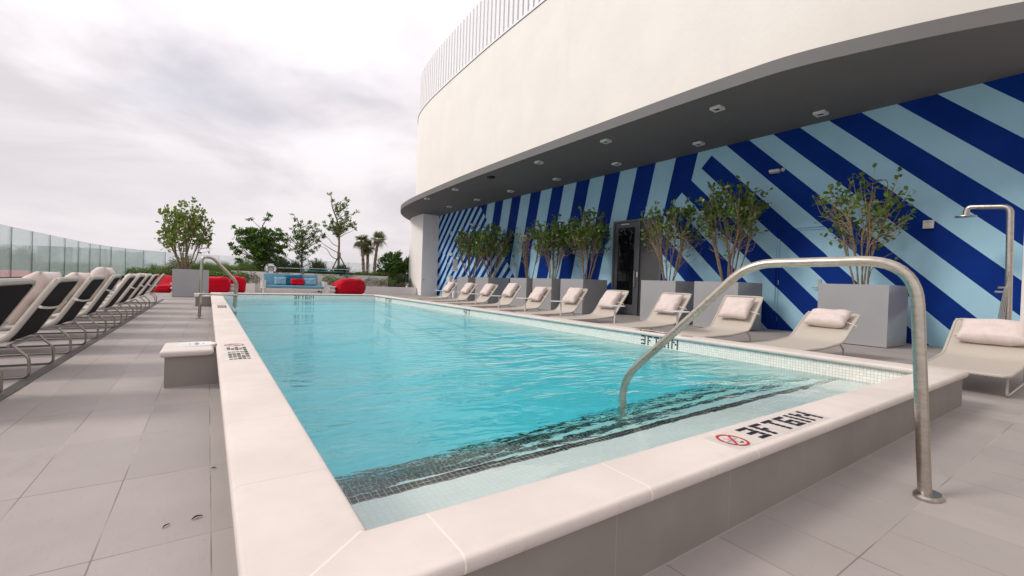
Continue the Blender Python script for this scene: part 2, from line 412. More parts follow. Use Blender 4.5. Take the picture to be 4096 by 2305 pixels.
# flush drain: dark strip beside the lounger row and a hairline slot where it turns
s_ = MB(); s_.box((-1.165, 1.0, .001), (-1.085, 17.25, .006)); 
for y in (4.1, 7.2, 10.35, 13.5): s_.box((-1.168, y-.02, .0062), (-1.082, y+.02, .0068))
tag(s_.build('drain', M['drain']), kind='structure')
s_ = MB(); s_.box((-1.084, 17.2, .001), (7.4, 17.25, .005)); tag(s_.build('drain_slot', M['drain']), kind='structure')
# far ground and sea below the roof terrace
def far_mat():
    m, g, b = material('painted_haze_coast'); p = g.pos(); n = g.noise(p, .004, 6, .6)
    g.put(g.mix(g.ramp(n, .4, .6), (.66, .70, .71), (.58, .63, .64)), b.inputs['Base Color']); b.inputs['Roughness'].default_value = .5; return m  # distance haze and sky reflection are put into this pale base colour
s_ = MB(); s_.quad((-6000, -6000, -38), (6000, -6000, -38), (6000, 6000, -38), (-6000, 6000, -38)); tag(s_.build('sea', far_mat(), recalc=False), kind='structure')

# ------------------------------------------------------------------ POOL
pool = thing('swimming_pool', 'raised rectangular swimming pool with white stone coping and turquoise water inside', 'pool', (2.5, 8.3, 0))
def pbuild(mb, name, m, parent=pool, **k):
    o = mb.build(name, m, **k); o.parent = parent; o.matrix_parent_inverse = parent.matrix_world.inverted() if False else Matrix.Translation(-Vector(parent.location)); return o
def under(mb, name, m, parent, **k):
    """build in world coordinates under an (unrotated) thing"""
    o = mb.build(name, m, **k); o.parent = parent
    L = Vector((0, 0, 0)); q = parent
    while q: L += Vector(q.location); q = q.parent
    o.data.transform(Matrix.Translation(-L)); return o
w_ = MB()
w_.box((PX0, PY0, 0), (PX1, IY0-.003, .236)); w_.box((PX0, IY1+.003, 0), (PX1, PY1, .236))
w_.box((PX0, IY0-.003, 0), (IX0-.003, IY1+.003, .236)); w_.box((IX1+.003, IY0-.003, 0), (PX1, IY1+.003, .236))
pbuild(w_, 'side_wall', M['poolwall'])
def sheet(name, m, *q): 
    b = MB(); [b.quad(*k) for k in q]; return pbuild(b, name, m, recalc=False)
FZ = -1.02
sheet('mosaic_wall', M['mos_yz'], ((IX1, IY0, FZ), (IX1, IY0, .236), (IX1, IY1, .236), (IX1, IY1, FZ)))
sheet('mosaic_wall', M['mos_yz'], ((IX0, IY0, FZ), (IX0, IY1, FZ), (IX0, IY1, .236), (IX0, IY0, .236)))
sheet('mosaic_wall', M['mos_xz'], ((IX0, IY1, FZ), (IX1, IY1, FZ), (IX1, IY1, .236), (IX0, IY1, .236)))
sheet('mosaic_wall', M['mos_xz'], ((IX0, IY0, FZ), (IX0, IY0, .236), (IX1, IY0, .236), (IX1, IY0, FZ)))
pbuild(MB().box((IX0-.1, IY0-.1, FZ-.3), (IX1+.1, IY1+.1, FZ)), 'pool_floor', M['mos_floor'])
# entry steps with charcoal nosings across the near end
sy = [1.672, 1.932, 2.20, 2.47]; sz = [.0, -.225, -.46, -.70]; prev = IY0
for y, z in zip(sy, sz):
    b = MB(); b.box((IX0+.001, prev, FZ), (IX1-.001, y, z)); pbuild(b, 'step', M['mos_xy'])
    b = MB(); b.box((IX0+.002, y-.054, z), (IX1-.002, y+.002, z+.003), 0); b.box((IX0+.002, y+.0005, z-.052), (IX1-.002, y+.003, z), 1); pbuild(b, 'step_nosing', [M['mos_dark'], M['mos_darkr']], recalc=False)
    prev = y
# coping: bullnosed frame swept round the pool
O_, I_ = (.064, .82, 5.10, 15.81), (.33, 1.05, 4.80, 15.52)
prof = []
rr = .025
for k in range(7): a = -pi/2 - pi*k/6; prof.append(('o', rr+rr*cos(a), .26+rr*sin(a)))
for k in range(7): a = pi/2 - pi*k/6; prof.append(('i', -rr+rr*cos(a), .26+rr*sin(a)))
vs, fs = [], []
NS = 24
ring = []
def loop(rect, off, z, sgn):
    x0, y0, x1, y1 = rect; x0 += off; y0 += off; x1 -= off; y1 -= off
    if False: pass
    return [(x0, y0, z), (x1, y0, z), (x1, y1, z), (x0, y1, z)]
for kind, off, z in prof:
    if kind == 'o': ring.append(loop(O_, off, z, 1))
    else: ring.append(loop(I_, off, z, 1))
for r_ in ring: vs += r_
n = len(ring)
for i in range(n):
    for j in range(4): fs.append((i*4+j, i*4+(j+1) % 4, ((i+1) % n)*4+(j+1) % 4, ((i+1) % n)*4+j))
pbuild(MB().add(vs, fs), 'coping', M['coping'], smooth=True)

# water: one closed body of clear absorbing water
def water_mat():
    m, g, b = material('pool_water'); p = g.pos(); x, y, z = g.sep(p)
    b.inputs['Transmission Weight'].default_value = 1; b.inputs['IOR'].default_value = 1.333; b.inputs['Roughness'].default_value = 0
    b.inputs['Base Color'].default_value = (1, 1, 1, 1)
    wv = g.comb(x*.75, y*1.7, 0.)
    a = g.noise(wv, 2.1, 3, .5, .8); c = g.noise(g.comb(x*3.2-y*1.1, y*6.5+x*.8, 0.), 1.7, 3, .5, .9); f = g.noise(g.comb(x*9+y*3, y*15-x*2, 0.), 1.6, 2, .5, .6)
    calm = g.ramp(g.noise(g.comb(x*.55, y*.33, 4.), 1.0, 2), .40, .62, .22, 1.)
    near = g.ramp(y+x*.22, 1.7, 4.6, .16, 1.)
    sw = g.noise(g.comb(x*.45+y*.15, y*.8, 7.), 1.0, 2, .5, .4)
    h = sw*.10+a*.075*near+(c*.046+f*.016)*calm*near
    bm_ = g.node('ShaderNodeBump'); bm_.inputs['Strength'].default_value = 1; bm_.inputs['Distance'].default_value = 1; g.put(h, bm_.inputs['Height'])
    g.t.links.new(bm_.outputs[0], b.inputs['Normal'])
    va = g.node('ShaderNodeVolumeAbsorption'); va.inputs['Color'].default_value = (.02, .945, .985, 1); va.inputs['Density'].default_value = .58
    g.t.links.new(va.outputs[0], g.t.nodes['Material Output'].inputs['Volume'])
    return m
wb = MB(); x0, y0, x1, y1 = IX0-.0015, IY0-.0015, IX1+.0015, IY1+.0015
wb.box((x0, y0, FZ-.02), (x1, y1, WZ))
tag(wb.build('water', water_mat()), kind='structure')

# ------------------------------------------------------------------ tile lettering
FONT = {'3': ['111', '001', '111', '001', '111'], 'F': ['111', '100', '110', '100', '100'], 'T': ['111', '010', '010', '010', '010'],
        '6': ['111', '100', '111', '101', '111'], 'I': ['1']*5, 'N': ['1001', '1101', '1011', '1001', '1001'], '4': ['101', '101', '111', '001', '001']}
def letter_cells(t):
    out = []; cx = 0
    for ch in t:
        f = FONT[ch]
        for r_, row in enumerate(f):
            for c_, v in enumerate(row):
                if v == '1': out.append((cx+c_, r_))
        cx += len(f[0])+1
    return out, cx-1
def marker(text, org, du, dv, cw, chh, nrm, name='depth_marker', m=None, th=.0025):
    """org = top-left corner of the text; du reading direction, dv downwards"""
    b = MB(); cells, wd = letter_cells(text); du, dv, nrm, org = map(Vector, (du, dv, nrm, org))
    root = bpy.data.objects.new(name, None); C.objects.link(root); root.parent = pool; root.matrix_parent_inverse = Matrix.Translation(-Vector(pool.location)); root.location = org
    lets = []; cx = 0
    for ch in text: lets.append((cx, cx+len(FONT[ch][0]), MB())); cx += len(FONT[ch][0])+1
    for c_, r_ in cells:
        b = next(k[2] for k in lets if k[0] <= c_ < k[1])
        a = org+du*(c_+.1)*cw+dv*(r_+.1)*chh; e = du*cw*.80; f = dv*chh*.80
        q = [a, a+e, a+e+f, a+f]; b.add([v+nrm*.0006 for v in q]+[v+nrm*th for v in q], [(4, 5, 6, 7), (0, 1, 5, 4), (1, 2, 6, 5), (2, 3, 7, 6), (3, 0, 4, 7)])
    for k in lets:
        o = k[2].build('letter', m or M['black_tile']); o.parent = root; o.data.transform(Matrix.Translation(-org))
    return root
def nodive(c, ru, rv, du, dv, z=.2875):
    """red ring and slash over a diver and waves; laid as tiles on the coping"""
    c = Vector((c[0], c[1], 0)); du = Vector(du); dv = Vector(dv)
    def P_(u, v, h=0): q = c+du*u*ru+dv*v*rv; return (q.x, q.y, z+h)
    b = MB(); seg = 8
    for s0 in range(seg):
        a0, a1 = 2*pi*s0/seg+.03, 2*pi*(s0+1)/seg-.03; k = 5
        for i in range(k):
            t0, t1 = a0+(a1-a0)*i/k, a0+(a1-a0)*(i+1)/k
            b.quad(P_(cos(t0)*.82, sin(t0)*.82), P_(cos(t0), sin(t0)), P_(cos(t1), sin(t1)), P_(cos(t1)*.82, sin(t1)*.82))
    for t0, t1 in ((-.8, -.3), (-.27, .27), (.3, .8)):
        w2 = .06; q = .707
        b.quad(P_(t0*q-w2, t0*q+w2, .0006), P_(t1*q-w2, t1*q+w2, .0006), P_(t1*q+w2, t1*q-w2, .0006), P_(t0*q+w2, t0*q-w2, .0006))
    o = pbuild(b, 'no_diving_sign', M['red_tile'], recalc=False)
    def sub(q, name, m):
        bb = MB(); [bb.add([P_(u, v, -.0006) for u, v in k], [tuple(range(len(k)))]) for k in q]
        oo = bb.build(name, m, recalc=False); oo.parent = o; return oo
    sub([[(-.62, .02), (-.5, .10), (-.4, .03), (-.28, .11), (-.18, .04), (-.1, .1), (-.1, -.06), (-.62, -.1)], [(.12, .1), (.24, .18), (.34, .1), (.46, .18), (.6, .1), (.6, 0), (.12, -.02)]], 'wave', M['blue_tile'])
    sub([[(-.35, .6), (-.2, .42), (-.02, .3), (.12, -.1), (.1, -.34), (-.02, -.3), (-.12, -.02), (-.2, .2)]], 'diver', M['peach_tile'])
    sub([[(.02, -.42), (.42, -.42), (.42, -.52), (.02, -.52)], [(.14, -.52), (.22, -.52), (.22, -.66), (.14, -.66)]], 'head_mark', M['black_tile'])
    return o
def bed(x0, y0, x1, y1):
    return pbuild(MB().box((x0, y0, .2848), (x1, y1, .2858)), 'marker_bed', M['marker_bed'])
T3 = '3FT6IN'
bed(1.64, .853, 2.47, .997); marker(T3, (1.852, .988, .286), (1, 0, 0), (0, -1, 0), .0266, .0238, (0, 0, 1)); nodive((1.725, .925), .056, .063, (1, 0, 0), (0, 1, 0))
bed(.105, 3.55, .285, 4.40); marker(T3, (.262, 4.15, .286), (0, -1, 0), (-1, 0, 0), .0266, .0266, (0, 0, 1)); nodive((.188, 4.285), .075, .07, (0, -1, 0), (1, 0, 0))
marker(T3, (.275, 9.5, .286), (0, -1, 0), (-1, 0, 0), .0266, .0266, (0, 0, 1)); nodive((.205, 9.66), .07, .07, (0, -1, 0), (1, 0, 0))
marker(T3, (4.87, 3.45, .286), (0, 1, 0), (1, 0, 0), .0266, .0266, (0, 0, 1)); nodive((4.95, 3.28), .07, .07, (0, 1, 0), (-1, 0, 0))
marker(T3, (IX1, 3.90, .236), (0, -1, 0), (0, 0, -1), .0262, .0250, (-1, 0, 0))
marker('4FT', (IX1, 8.93, .236), (0, -1, 0), (0, 0, -1), .0266, .0250, (-1, 0, 0))
marker(T3, (IX1, 14.36, .236), (0, -1, 0), (0, 0, -1), .0262, .0250, (-1, 0, 0))
marker(T3, (2.27, IY1, .232), (1, 0, 0), (0, 0, -1), .0266, .0240, (0, -1, 0))
pbuild(MB().box((4.836, 14.98, .19), (4.839, 15.14, .205)), 'overflow_slot', M['black_tile'])

# ------------------------------------------------------------------ skimmer blocks beside the pool
def block(y0, y1, label):
    t = thing('skimmer_block', label, 'skimmer block', (-.1, (y0+y1)/2, 0), group='skimmer blocks beside the pool')
    under(MB().box((-.255, y0+.03, 0), (PX0-.002, y1-.03, .234)), 'base', M['poolwall'], t)
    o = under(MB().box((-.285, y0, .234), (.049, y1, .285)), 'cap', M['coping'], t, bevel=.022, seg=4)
    l = under(MB().lathe((-.065, (y0+y1)/2+.06, 0), [(.132, .2855), (.13, .291), (.118, .292), (.11, .2895), (.02, .2895)], 32), 'lid', M['plastic'], t, smooth=True)
    b = MB(); 
    for dx, dy, s in ((0, 0, .02), (.045, .0, .009), (-.045, 0, .009), (0, -.075, .012), (0, .075, .012)):
        b.lathe((-.065+dx, (y0+y1)/2+.06+dy, 0), [(s, .2896), (s*.9, .2905)], 12)
    l2 = b.build('lid_fitting', M['black'], parent=l); l2.data.transform(Matrix.Translation(-Vector(t.location)))
    return t
block(4.12, 4.62, 'low stone capped block with a round white lid, beside the pool wall nearest the viewer')
block(13.68, 14.2, 'low stone capped block against the pool wall behind the steel grab rails')

# ------------------------------------------------------------------ BUILDING
ZS, ZF, ZW = 4.57, 4.80, 9.76
edge = [(13, -5.2), (11.5, -3.4), (10.6, -2.0), (9.9, -.95), (9.25, .15), (8.74, 1.05), (8.38, 1.82), (8.04, 2.77), (7.83, 3.58), (7.76, 4.5), (7.72, 5.6), (7.69, 8), (7.67, 11), (7.69, 14), (7.79, 16.9), (7.95, 19.8), (8.13, 21.5), (8.42, 22.95), (9.0, 24.45), (9.8, 25.85), (10.75, 27.05), (12.1, 28.1), (14, 28.9), (16.5, 29.2)]
ec = [(p.x, p.y) for p in smoothpath([(x, y, 0) for x, y in edge], 5)]
def offset(pl, d_):
    out = []
    for i, p in enumerate(pl):
        a = pl[max(0, i-1)]; b = pl[min(len(pl)-1, i+1)]; tx, ty = b[0]-a[0], b[1]-a[1]; l = hypot(tx, ty)
        out.append((p[0]+ty/l*d_, p[1]-tx/l*d_))
    return out
bld = thing('building', 'curved cream building with a deep grey canopy over a blue striped wall', 'building', (12, 12, 0))
BX = [(17.5, 29.2), (17.5, -5.2)]
cm = MB(); pl = ec+BX; cm.prism(pl, ZS, ZF); under(cm, 'canopy', M['soffit'], bld, smooth=True)
wl = offset(ec, .80); ww = MB(); ww.prism(wl+BX, ZF+.002, ZW-.06); under(ww, 'upper_wall', M['cream'], bld, smooth=True)
rc = offset(ec, .775); b = MB(); b.prism(rc+BX, ZW-.058, ZW-.045); under(b, 'drip_edge', M['darkframe'], bld, smooth=True)
rc = offset(ec, .785); b = MB(); b.prism(rc+BX, ZW-.0445, ZW+.04); under(b, 'roof_kerb', M['slat'], bld, smooth=True)
XW = 10.83
mw = MB()
# mural wall with openings: doors sit in recesses (pieces between openings, 3 cm reveals)
ops = [(22.15, 23.2, 2.37), (19.1, 20.05, 2.2), (14.45, 15.42, 2.35), (8.09, 9.98, 2.97), (3.95, 4.96, 2.32)]
ys = 23.3
for a, c, h in ops:
    mw.box((XW, c, 0), (XW+.3, ys, ZS)); mw.box((XW, a, h), (XW+.3, c, ZS)); ys = a
mw.box((XW, 1.19, 0), (XW+.3, ys, ZS))
# merge coincident faces is unnecessary: the pieces butt end to end
under(mw, 'mural_wall', M['mural'], bld)
under(MB().box((2.2, -9, ZF+.002), (9.0, -2.4, ZW)), 'added_shade_wing_top', M['cream'], bld)  # upper storey of an unseen wing, added to block sky light
under(MB().box((3.0, -9, 0), (13.2, -2.7, ZS-.01)), 'added_shade_wing', M['cream'], bld)  # unseen wing, invented to shade the right deck and striped wall
under(MB().box((XW+.3, 1.0, 0), (17.4, 23.4, ZS)), 'inner_core', M['white_stucco'], bld)
pier = [(9.86, 23.3), (10.9, 23.3), (10.9, 27), (10.45, 26.6), (10.12, 25.9), (9.95, 25.1), (9.88, 24.3)]
under(MB().prism(pier, 0, ZS), 'end_pier', M['white_stucco'], bld)
under(MB().box((10.79, -5, 0), (17.4, 1.19, ZS)), 'corner_pier', M['white_stucco'], bld)
# painted doors
for k, (y0, y1, h, lab) in enumerate(((3.95, 4.96, 2.32, 1), (14.45, 15.42, 2.35, 1), (19.1, 20.05, 2.2, 0), (22.15, 23.2, 2.37, 0))):
    f = MB(); f.box((XW+.03, y0, 0), (XW+.09, y0+.05, h)); f.box((XW+.03, y1-.05, 0), (XW+.09, y1, h)); f.box((XW+.03, y0+.05, h-.05), (XW+.09, y1-.05, h))
    dr = under(f, 'painted_door', M['mural'], bld)
    lf = MB().box((XW+.045, y0+.055, .01), (XW+.085, y1-.055, h-.055)); o = under(lf, 'door_leaf', M['mural'], dr)
    hh = MB(); hy = y0+.12
    hh.box((XW+.03, hy-.03, .93), (XW+.045, hy+.03, 1.18)); hh.tube([(XW+.04, hy, 1.0), (XW-.02, hy, 1.0), (XW-.02, hy+.12, 1.0)], .008, 8)
    under(hh, 'handle', M['steelp'], dr)
    for z in (.25, 1.1, 2.05): under(MB().box((XW+.026, y1-.062, z-.05), (XW+.044, y1-.048, z+.05)), 'hinge', M['steelp'], dr)
# glazed entrance: door leaf plus side light
y0, y1, ym, h = 8.09, 9.98, 8.94, 2.97
def glass_dark():
    m, g, b = material('dark_glazing'); b.inputs['Base Color'].default_value = (.006, .007, .008, 1); b.inputs['Roughness'].default_value = .03; b.inputs['Specular IOR Level'].default_value = .30; return m
def glass_frost():
    m, g, b = material('frosted_side_light'); b.inputs['Base Color'].default_value = (.055, .056, .06, 1); b.inputs['Roughness'].default_value = .12; return m
fr = MB()
fr.box((XW-.03, y1-.07, 0), (XW+.1, y1, h)); fr.box((XW-.03, y0, 0), (XW+.1, y0+.07, h)); fr.box((XW-.03, ym-.04, 0), (XW+.1, ym+.04, h-.07)); fr.box((XW-.03, y0+.07, h-.07), (XW+.1, y1-.07, h))
ent = under(fr, 'entrance_door', M['darkframe'], bld, bevel=.004)
lf = MB(); a, c = ym+.045, y1-.075
lf.box((XW-.005, a, .02), (XW+.05, a+.13, h-.08)); lf.box((XW-.005, c-.13, .02), (XW+.05, c, h-.08)); lf.box((XW-.005, a+.13, h-.24), (XW+.05, c-.13, h-.08)); lf.box((XW-.005, a+.13, .02), (XW+.05, c-.13, .32))
under(lf, 'door_leaf', M['darkframe'], ent, bevel=.003)
under(MB().box((XW+.015, a+.13, .32), (XW+.03, c-.13, h-.24)), 'glass_pane', glass_dark(), ent)
under(MB().box((XW+.015, y0+.07, .02), (XW+.03, ym-.04, h-.07)), 'glass_pane', glass_frost(), ent)
hb = MB(); hb.tube([(XW-.06, a+.05, .88), (XW-.06, a+.05, 1.36)], .016, 10)
for z in (.93, 1.31): hb.tube([(XW-.06, a+.05, z), (XW, a+.05, z)], .009, 8)
under(hb, 'handle', M['steelp'], ent)
under(MB().box((XW-.03, a+.35, h-.15), (XW-.006, c-.25, h-.10)), 'door_closer', M['signplate'], ent, bevel=.004)
under(MB().box((XW-.042, ym-.02, 1.18), (XW-.031, ym+.03, 1.34)), 'card_reader', M['plasticb'], ent, bevel=.003)

# slatted screen along the roof edge
scr = thing('slat_screen', 'white vertical slat screen standing along the curved roof edge', 'screen', (8.2, 14, ZW+.04))
path = offset(ec, .89); L = [0]
for a, b_ in zip(path, path[1:]): L.append(L[-1]+hypot(b_[0]-a[0], b_[1]-a[1]))
def along(s, pth=path, LL=L):
    for i in range(len(LL)-1):
        if LL[i+1] >= s:
            t = (s-LL[i])/(LL[i+1]-LL[i]); a, b_ = pth[i], pth[i+1]; return (a[0]+(b_[0]-a[0])*t, a[1]+(b_[1]-a[1])*t, atan2(b_[1]-a[1], b_[0]-a[0]))
random.seed(3)
s = 12.5; slat0 = None; k = 0
while s < min(L[-1]-.3, 12.5+.3*98):
    x, y, a = along(s)
    if slat0 is None:
        slat0 = MB().box((-.095, -.035, 0), (.095, .035, 2.14)).build('slat', M['slat'], parent=scr)
    o = slat0 if k == 0 else slat0.copy()
    if k: C.objects.link(o); o.parent = scr
    o.location = (x-scr.location.x, y-scr.location.y, .0); o.rotation_euler = (0, 0, a)
    s += .30; k += 1
for off, z, hh, nm in ((.98, .37, .06, 'rail'), (.98, 1.62, .06, 'rail')):
    pth = offset(ec, off); b = MB(); n = len(pth)
    for i in range(8, n-1):
        (xa, ya), (xb, yb) = pth[i], pth[i+1]
        b.add([(xa, ya, z), (xb, yb, z), (xb+.03, yb, z), (xa+.03, ya, z), (xa, ya, z+hh), (xb, yb, z+hh), (xb+.03, yb, z+hh), (xa+.03, ya, z+hh)], [(0, 1, 5, 4), (4, 5, 6, 7), (3, 2, 6, 7), (0, 3, 2, 1)])
    o = b.build(nm, M['slat'], parent=scr); o.data.transform(Matrix.Translation((-scr.location.x, -scr.location.y, 0)))
plant = thing('rooftop_plant_housing', 'dark louvred rooftop housing seen through the slat screen', 'roof housing', (10.5, 11, ZW))
under(MB().box((9.2, 5, ZW-.04), (13, 11.2, ZW+1.9)), 'housing_body', M['darkframe'], plant)

# ceiling lights
def clight(x, y, dark=False):
    return thing('ceiling_light', '', 'light', (x, y, ZS))
def make_light(mm, inner, label, group):
    t = thing('ceiling_light', label, 'ceiling light', (0, 0, ZS), group=group)
    f = MB(); s, i = .105, .058
    f.box((-s, -s, -.055), (-i, s, -.003)); f.box((i, -s, -.055), (s, s, -.003)); f.box((-i, -s, -.055), (i, -i, -.003)); f.box((-i, i, -.055), (i, s, -.003))
    f.build('housing', mm, parent=t); MB().box((-i, -i, -.044), (i, i, -.004)).build('lens', inner, parent=t); return t
lts = [(8.40, 5.09, 'outer'), (8.22, 7.95, 'outer'), (8.16, 10.62, 'outer'), (8.1, 15.98, 'outer'), (8.07, 18.7, 'outer'),
       (10.2, 3.93, 'inner'), (10.1, 6.58, 'inner'), (10.0, 9.2, 'inner'), (9.95, 11.9, 'inner'), (9.92, 14.7, 'inner'), (9.86, 17.3, 'inner'), (9.78, 19.9, 'inner')]
ordn = ['first', 'second', 'third', 'fourth', 'fifth', 'sixth', 'seventh', 'eighth', 'ninth', 'tenth', 'eleventh']
L0 = make_light(M['tablew'], M['black'], '', 'square ceiling lights under the canopy')
cnt = {'outer': 0, 'inner': 0}
for i, (x, y, side) in enumerate(lts):
    lab = 'square white canopy light, %s from the viewer in the row %s' % (ordn[cnt[side]], 'along the outer canopy edge' if side == 'outer' else 'nearest the striped wall'); cnt[side] += 1
    if i == 0: L0.location = (x, y, ZS); L0['label'] = lab
    else: dup(L0, (x, y, ZS), 0, lab)
bl = make_light(M['black'], M['black'], 'black square fitting on the canopy ceiling between white lights of the outer row', None); bl.location = (8.08, 13.25, ZS)

# ------------------------------------------------------------------ glass balustrade
def glass_mat():
    m, g, b = material('green_tinted_glass')
    tr = g.node('ShaderNodeBsdfTransparent'); tr.inputs[0].default_value = (.955, .985, .978, 1)
    gl = g.node('ShaderNodeBsdfGlossy'); gl.inputs['Roughness'].default_value = .02; gl.inputs['Color'].default_value = (.93, .97, .96, 1)
    df = g.node('ShaderNodeBsdfDiffuse'); df.inputs[0].default_value = (.72, .84, .83, 1)
    fn = g.node('ShaderNodeFresnel'); fn.inputs[0].default_value = 1.45
    m1 = g.node('ShaderNodeMixShader'); g.put((S(g, fn.outputs[0])*1.2+.02).min(.8), m1.inputs[0]); g.t.links.new(tr.outputs[0], m1.inputs[1]); g.t.links.new(gl.outputs[0], m1.inputs[2])
    m2 = g.node('ShaderNodeMixShader'); m2.inputs[0].default_value = .06; g.t.links.new(m1.outputs[0], m2.inputs[1]); g.t.links.new(df.outputs[0], m2.inputs[2])
    g.t.links.new(m2.outputs[0], g.t.nodes['Material Output'].inputs[0]); return m
M['glass'] = glass_mat()
bal = thing('glass_balustrade', 'curved frameless pale green glass balustrade on a low kerb around the terrace', 'balustrade', (-3.8, 15, 0))
for i in range(len(GL)-1):
    (xa, ya), (xb, yb) = GL[i], GL[i+1]; l = hypot(xb-xa, yb-ya); tx, ty = (xb-xa)/l, (yb-ya)/l; e = .012
    b = MB(); nx, ny = ty*.006, -tx*.006; A = (xa+tx*e, ya+ty*e); B = (xb-tx*e, yb-ty*e)
    q = [(A[0]-nx, A[1]-ny), (B[0]-nx, B[1]-ny), (B[0]+nx, B[1]+ny), (A[0]+nx, A[1]+ny)]
    b.prism(q, .58, 1.80); under(b, 'glass_panel', M['glass'], bal)
    b = MB(); b.prism([(xb-.007, yb-.008), (xb+.007, yb-.008), (xb+.007, yb+.008), (xb-.007, yb+.008)], .58, 1.795)
    under(b, 'joint_strip', M['channel'], bal)
def strip(pl, w1, w2, z0, z1):
    a = offset(pl, w1); c = offset(pl, w2); b = MB(); n = len(pl)
    vs = [(x, y, z0) for x, y in a]+[(x, y, z0) for x, y in c]+[(x, y, z1) for x, y in a]+[(x, y, z1) for x, y in c]; fs = []
    for i in range(n-1): fs += [(i, i+1, 2*n+i+1, 2*n+i), (n+i, 3*n+i, 3*n+i+1, n+i+1), (2*n+i, 2*n+i+1, 3*n+i+1, 3*n+i)]
    fs += [(0, 2*n, 3*n, n), (n-1, 2*n-1, 4*n-1, 3*n-1)]
    return b.add(vs, fs)
GLe = [(-3.95, 0.5)]+GL
under(strip(GLe, .05, -.05, .47, .60), 'base_channel', M['channel'], bal)
under(strip(GLe, .16, -.2, -1.5, .468), 'kerb', M['concrete'], bal)
# ================================================================== LOUNGERS
def cushion(w, h, t, seed=0, n=18, pinch=.0):
    """pillow standing in the local y(width)-z(height) plane, thickness along x"""
    rnd = random.Random(seed); vs = []; fs = []
    for side in (1, -1):
        for i in range(n+1):
            for j in range(n+1):
                u, v = -1+2*i/n, -1+2*j/n
                k = ((1-u**4)*(1-v**4)); th = t*.5*max(0, k)**.45
                e = 1-.06*(1-abs(u)**2)*abs(v)**3; f = 1-.06*(1-abs(v)**2)*abs(u)**3
                q = (mn.noise(Vector((u*1.6+seed, v*1.6, side)))*t*.20+mn.noise(Vector((u*2.2+seed, v*6, side)))*t*.10+side*-.022*max(0, 1-abs(v-.05)*4.5)*abs(u)**.8+t*.07*abs(mn.noise(Vector((u*3+seed*2, v*3, 9)))))*k
                vs.append((side*th+q, u*w/2*f, v*h/2*e))
    m = n+1
    for s_ in range(2):
        o = s_*m*m
        for i in range(n):
            for j in range(n):
                q = (o+i*m+j, o+(i+1)*m+j, o+(i+1)*m+j+1, o+i*m+j+1); fs.append(q if s_ == 0 else q[::-1])
    b = MB(); b.add(vs, fs); return b
def finish_cushion(o):
    bm = bmesh.new(); bm.from_mesh(o.data); bmesh.ops.remove_doubles(bm, verts=bm.verts, dist=.0008); bm.to_mesh(o.data); bm.free()
    o.data.polygons.foreach_set('use_smooth', [True]*len(o.data.polygons)); return o
LW = .64
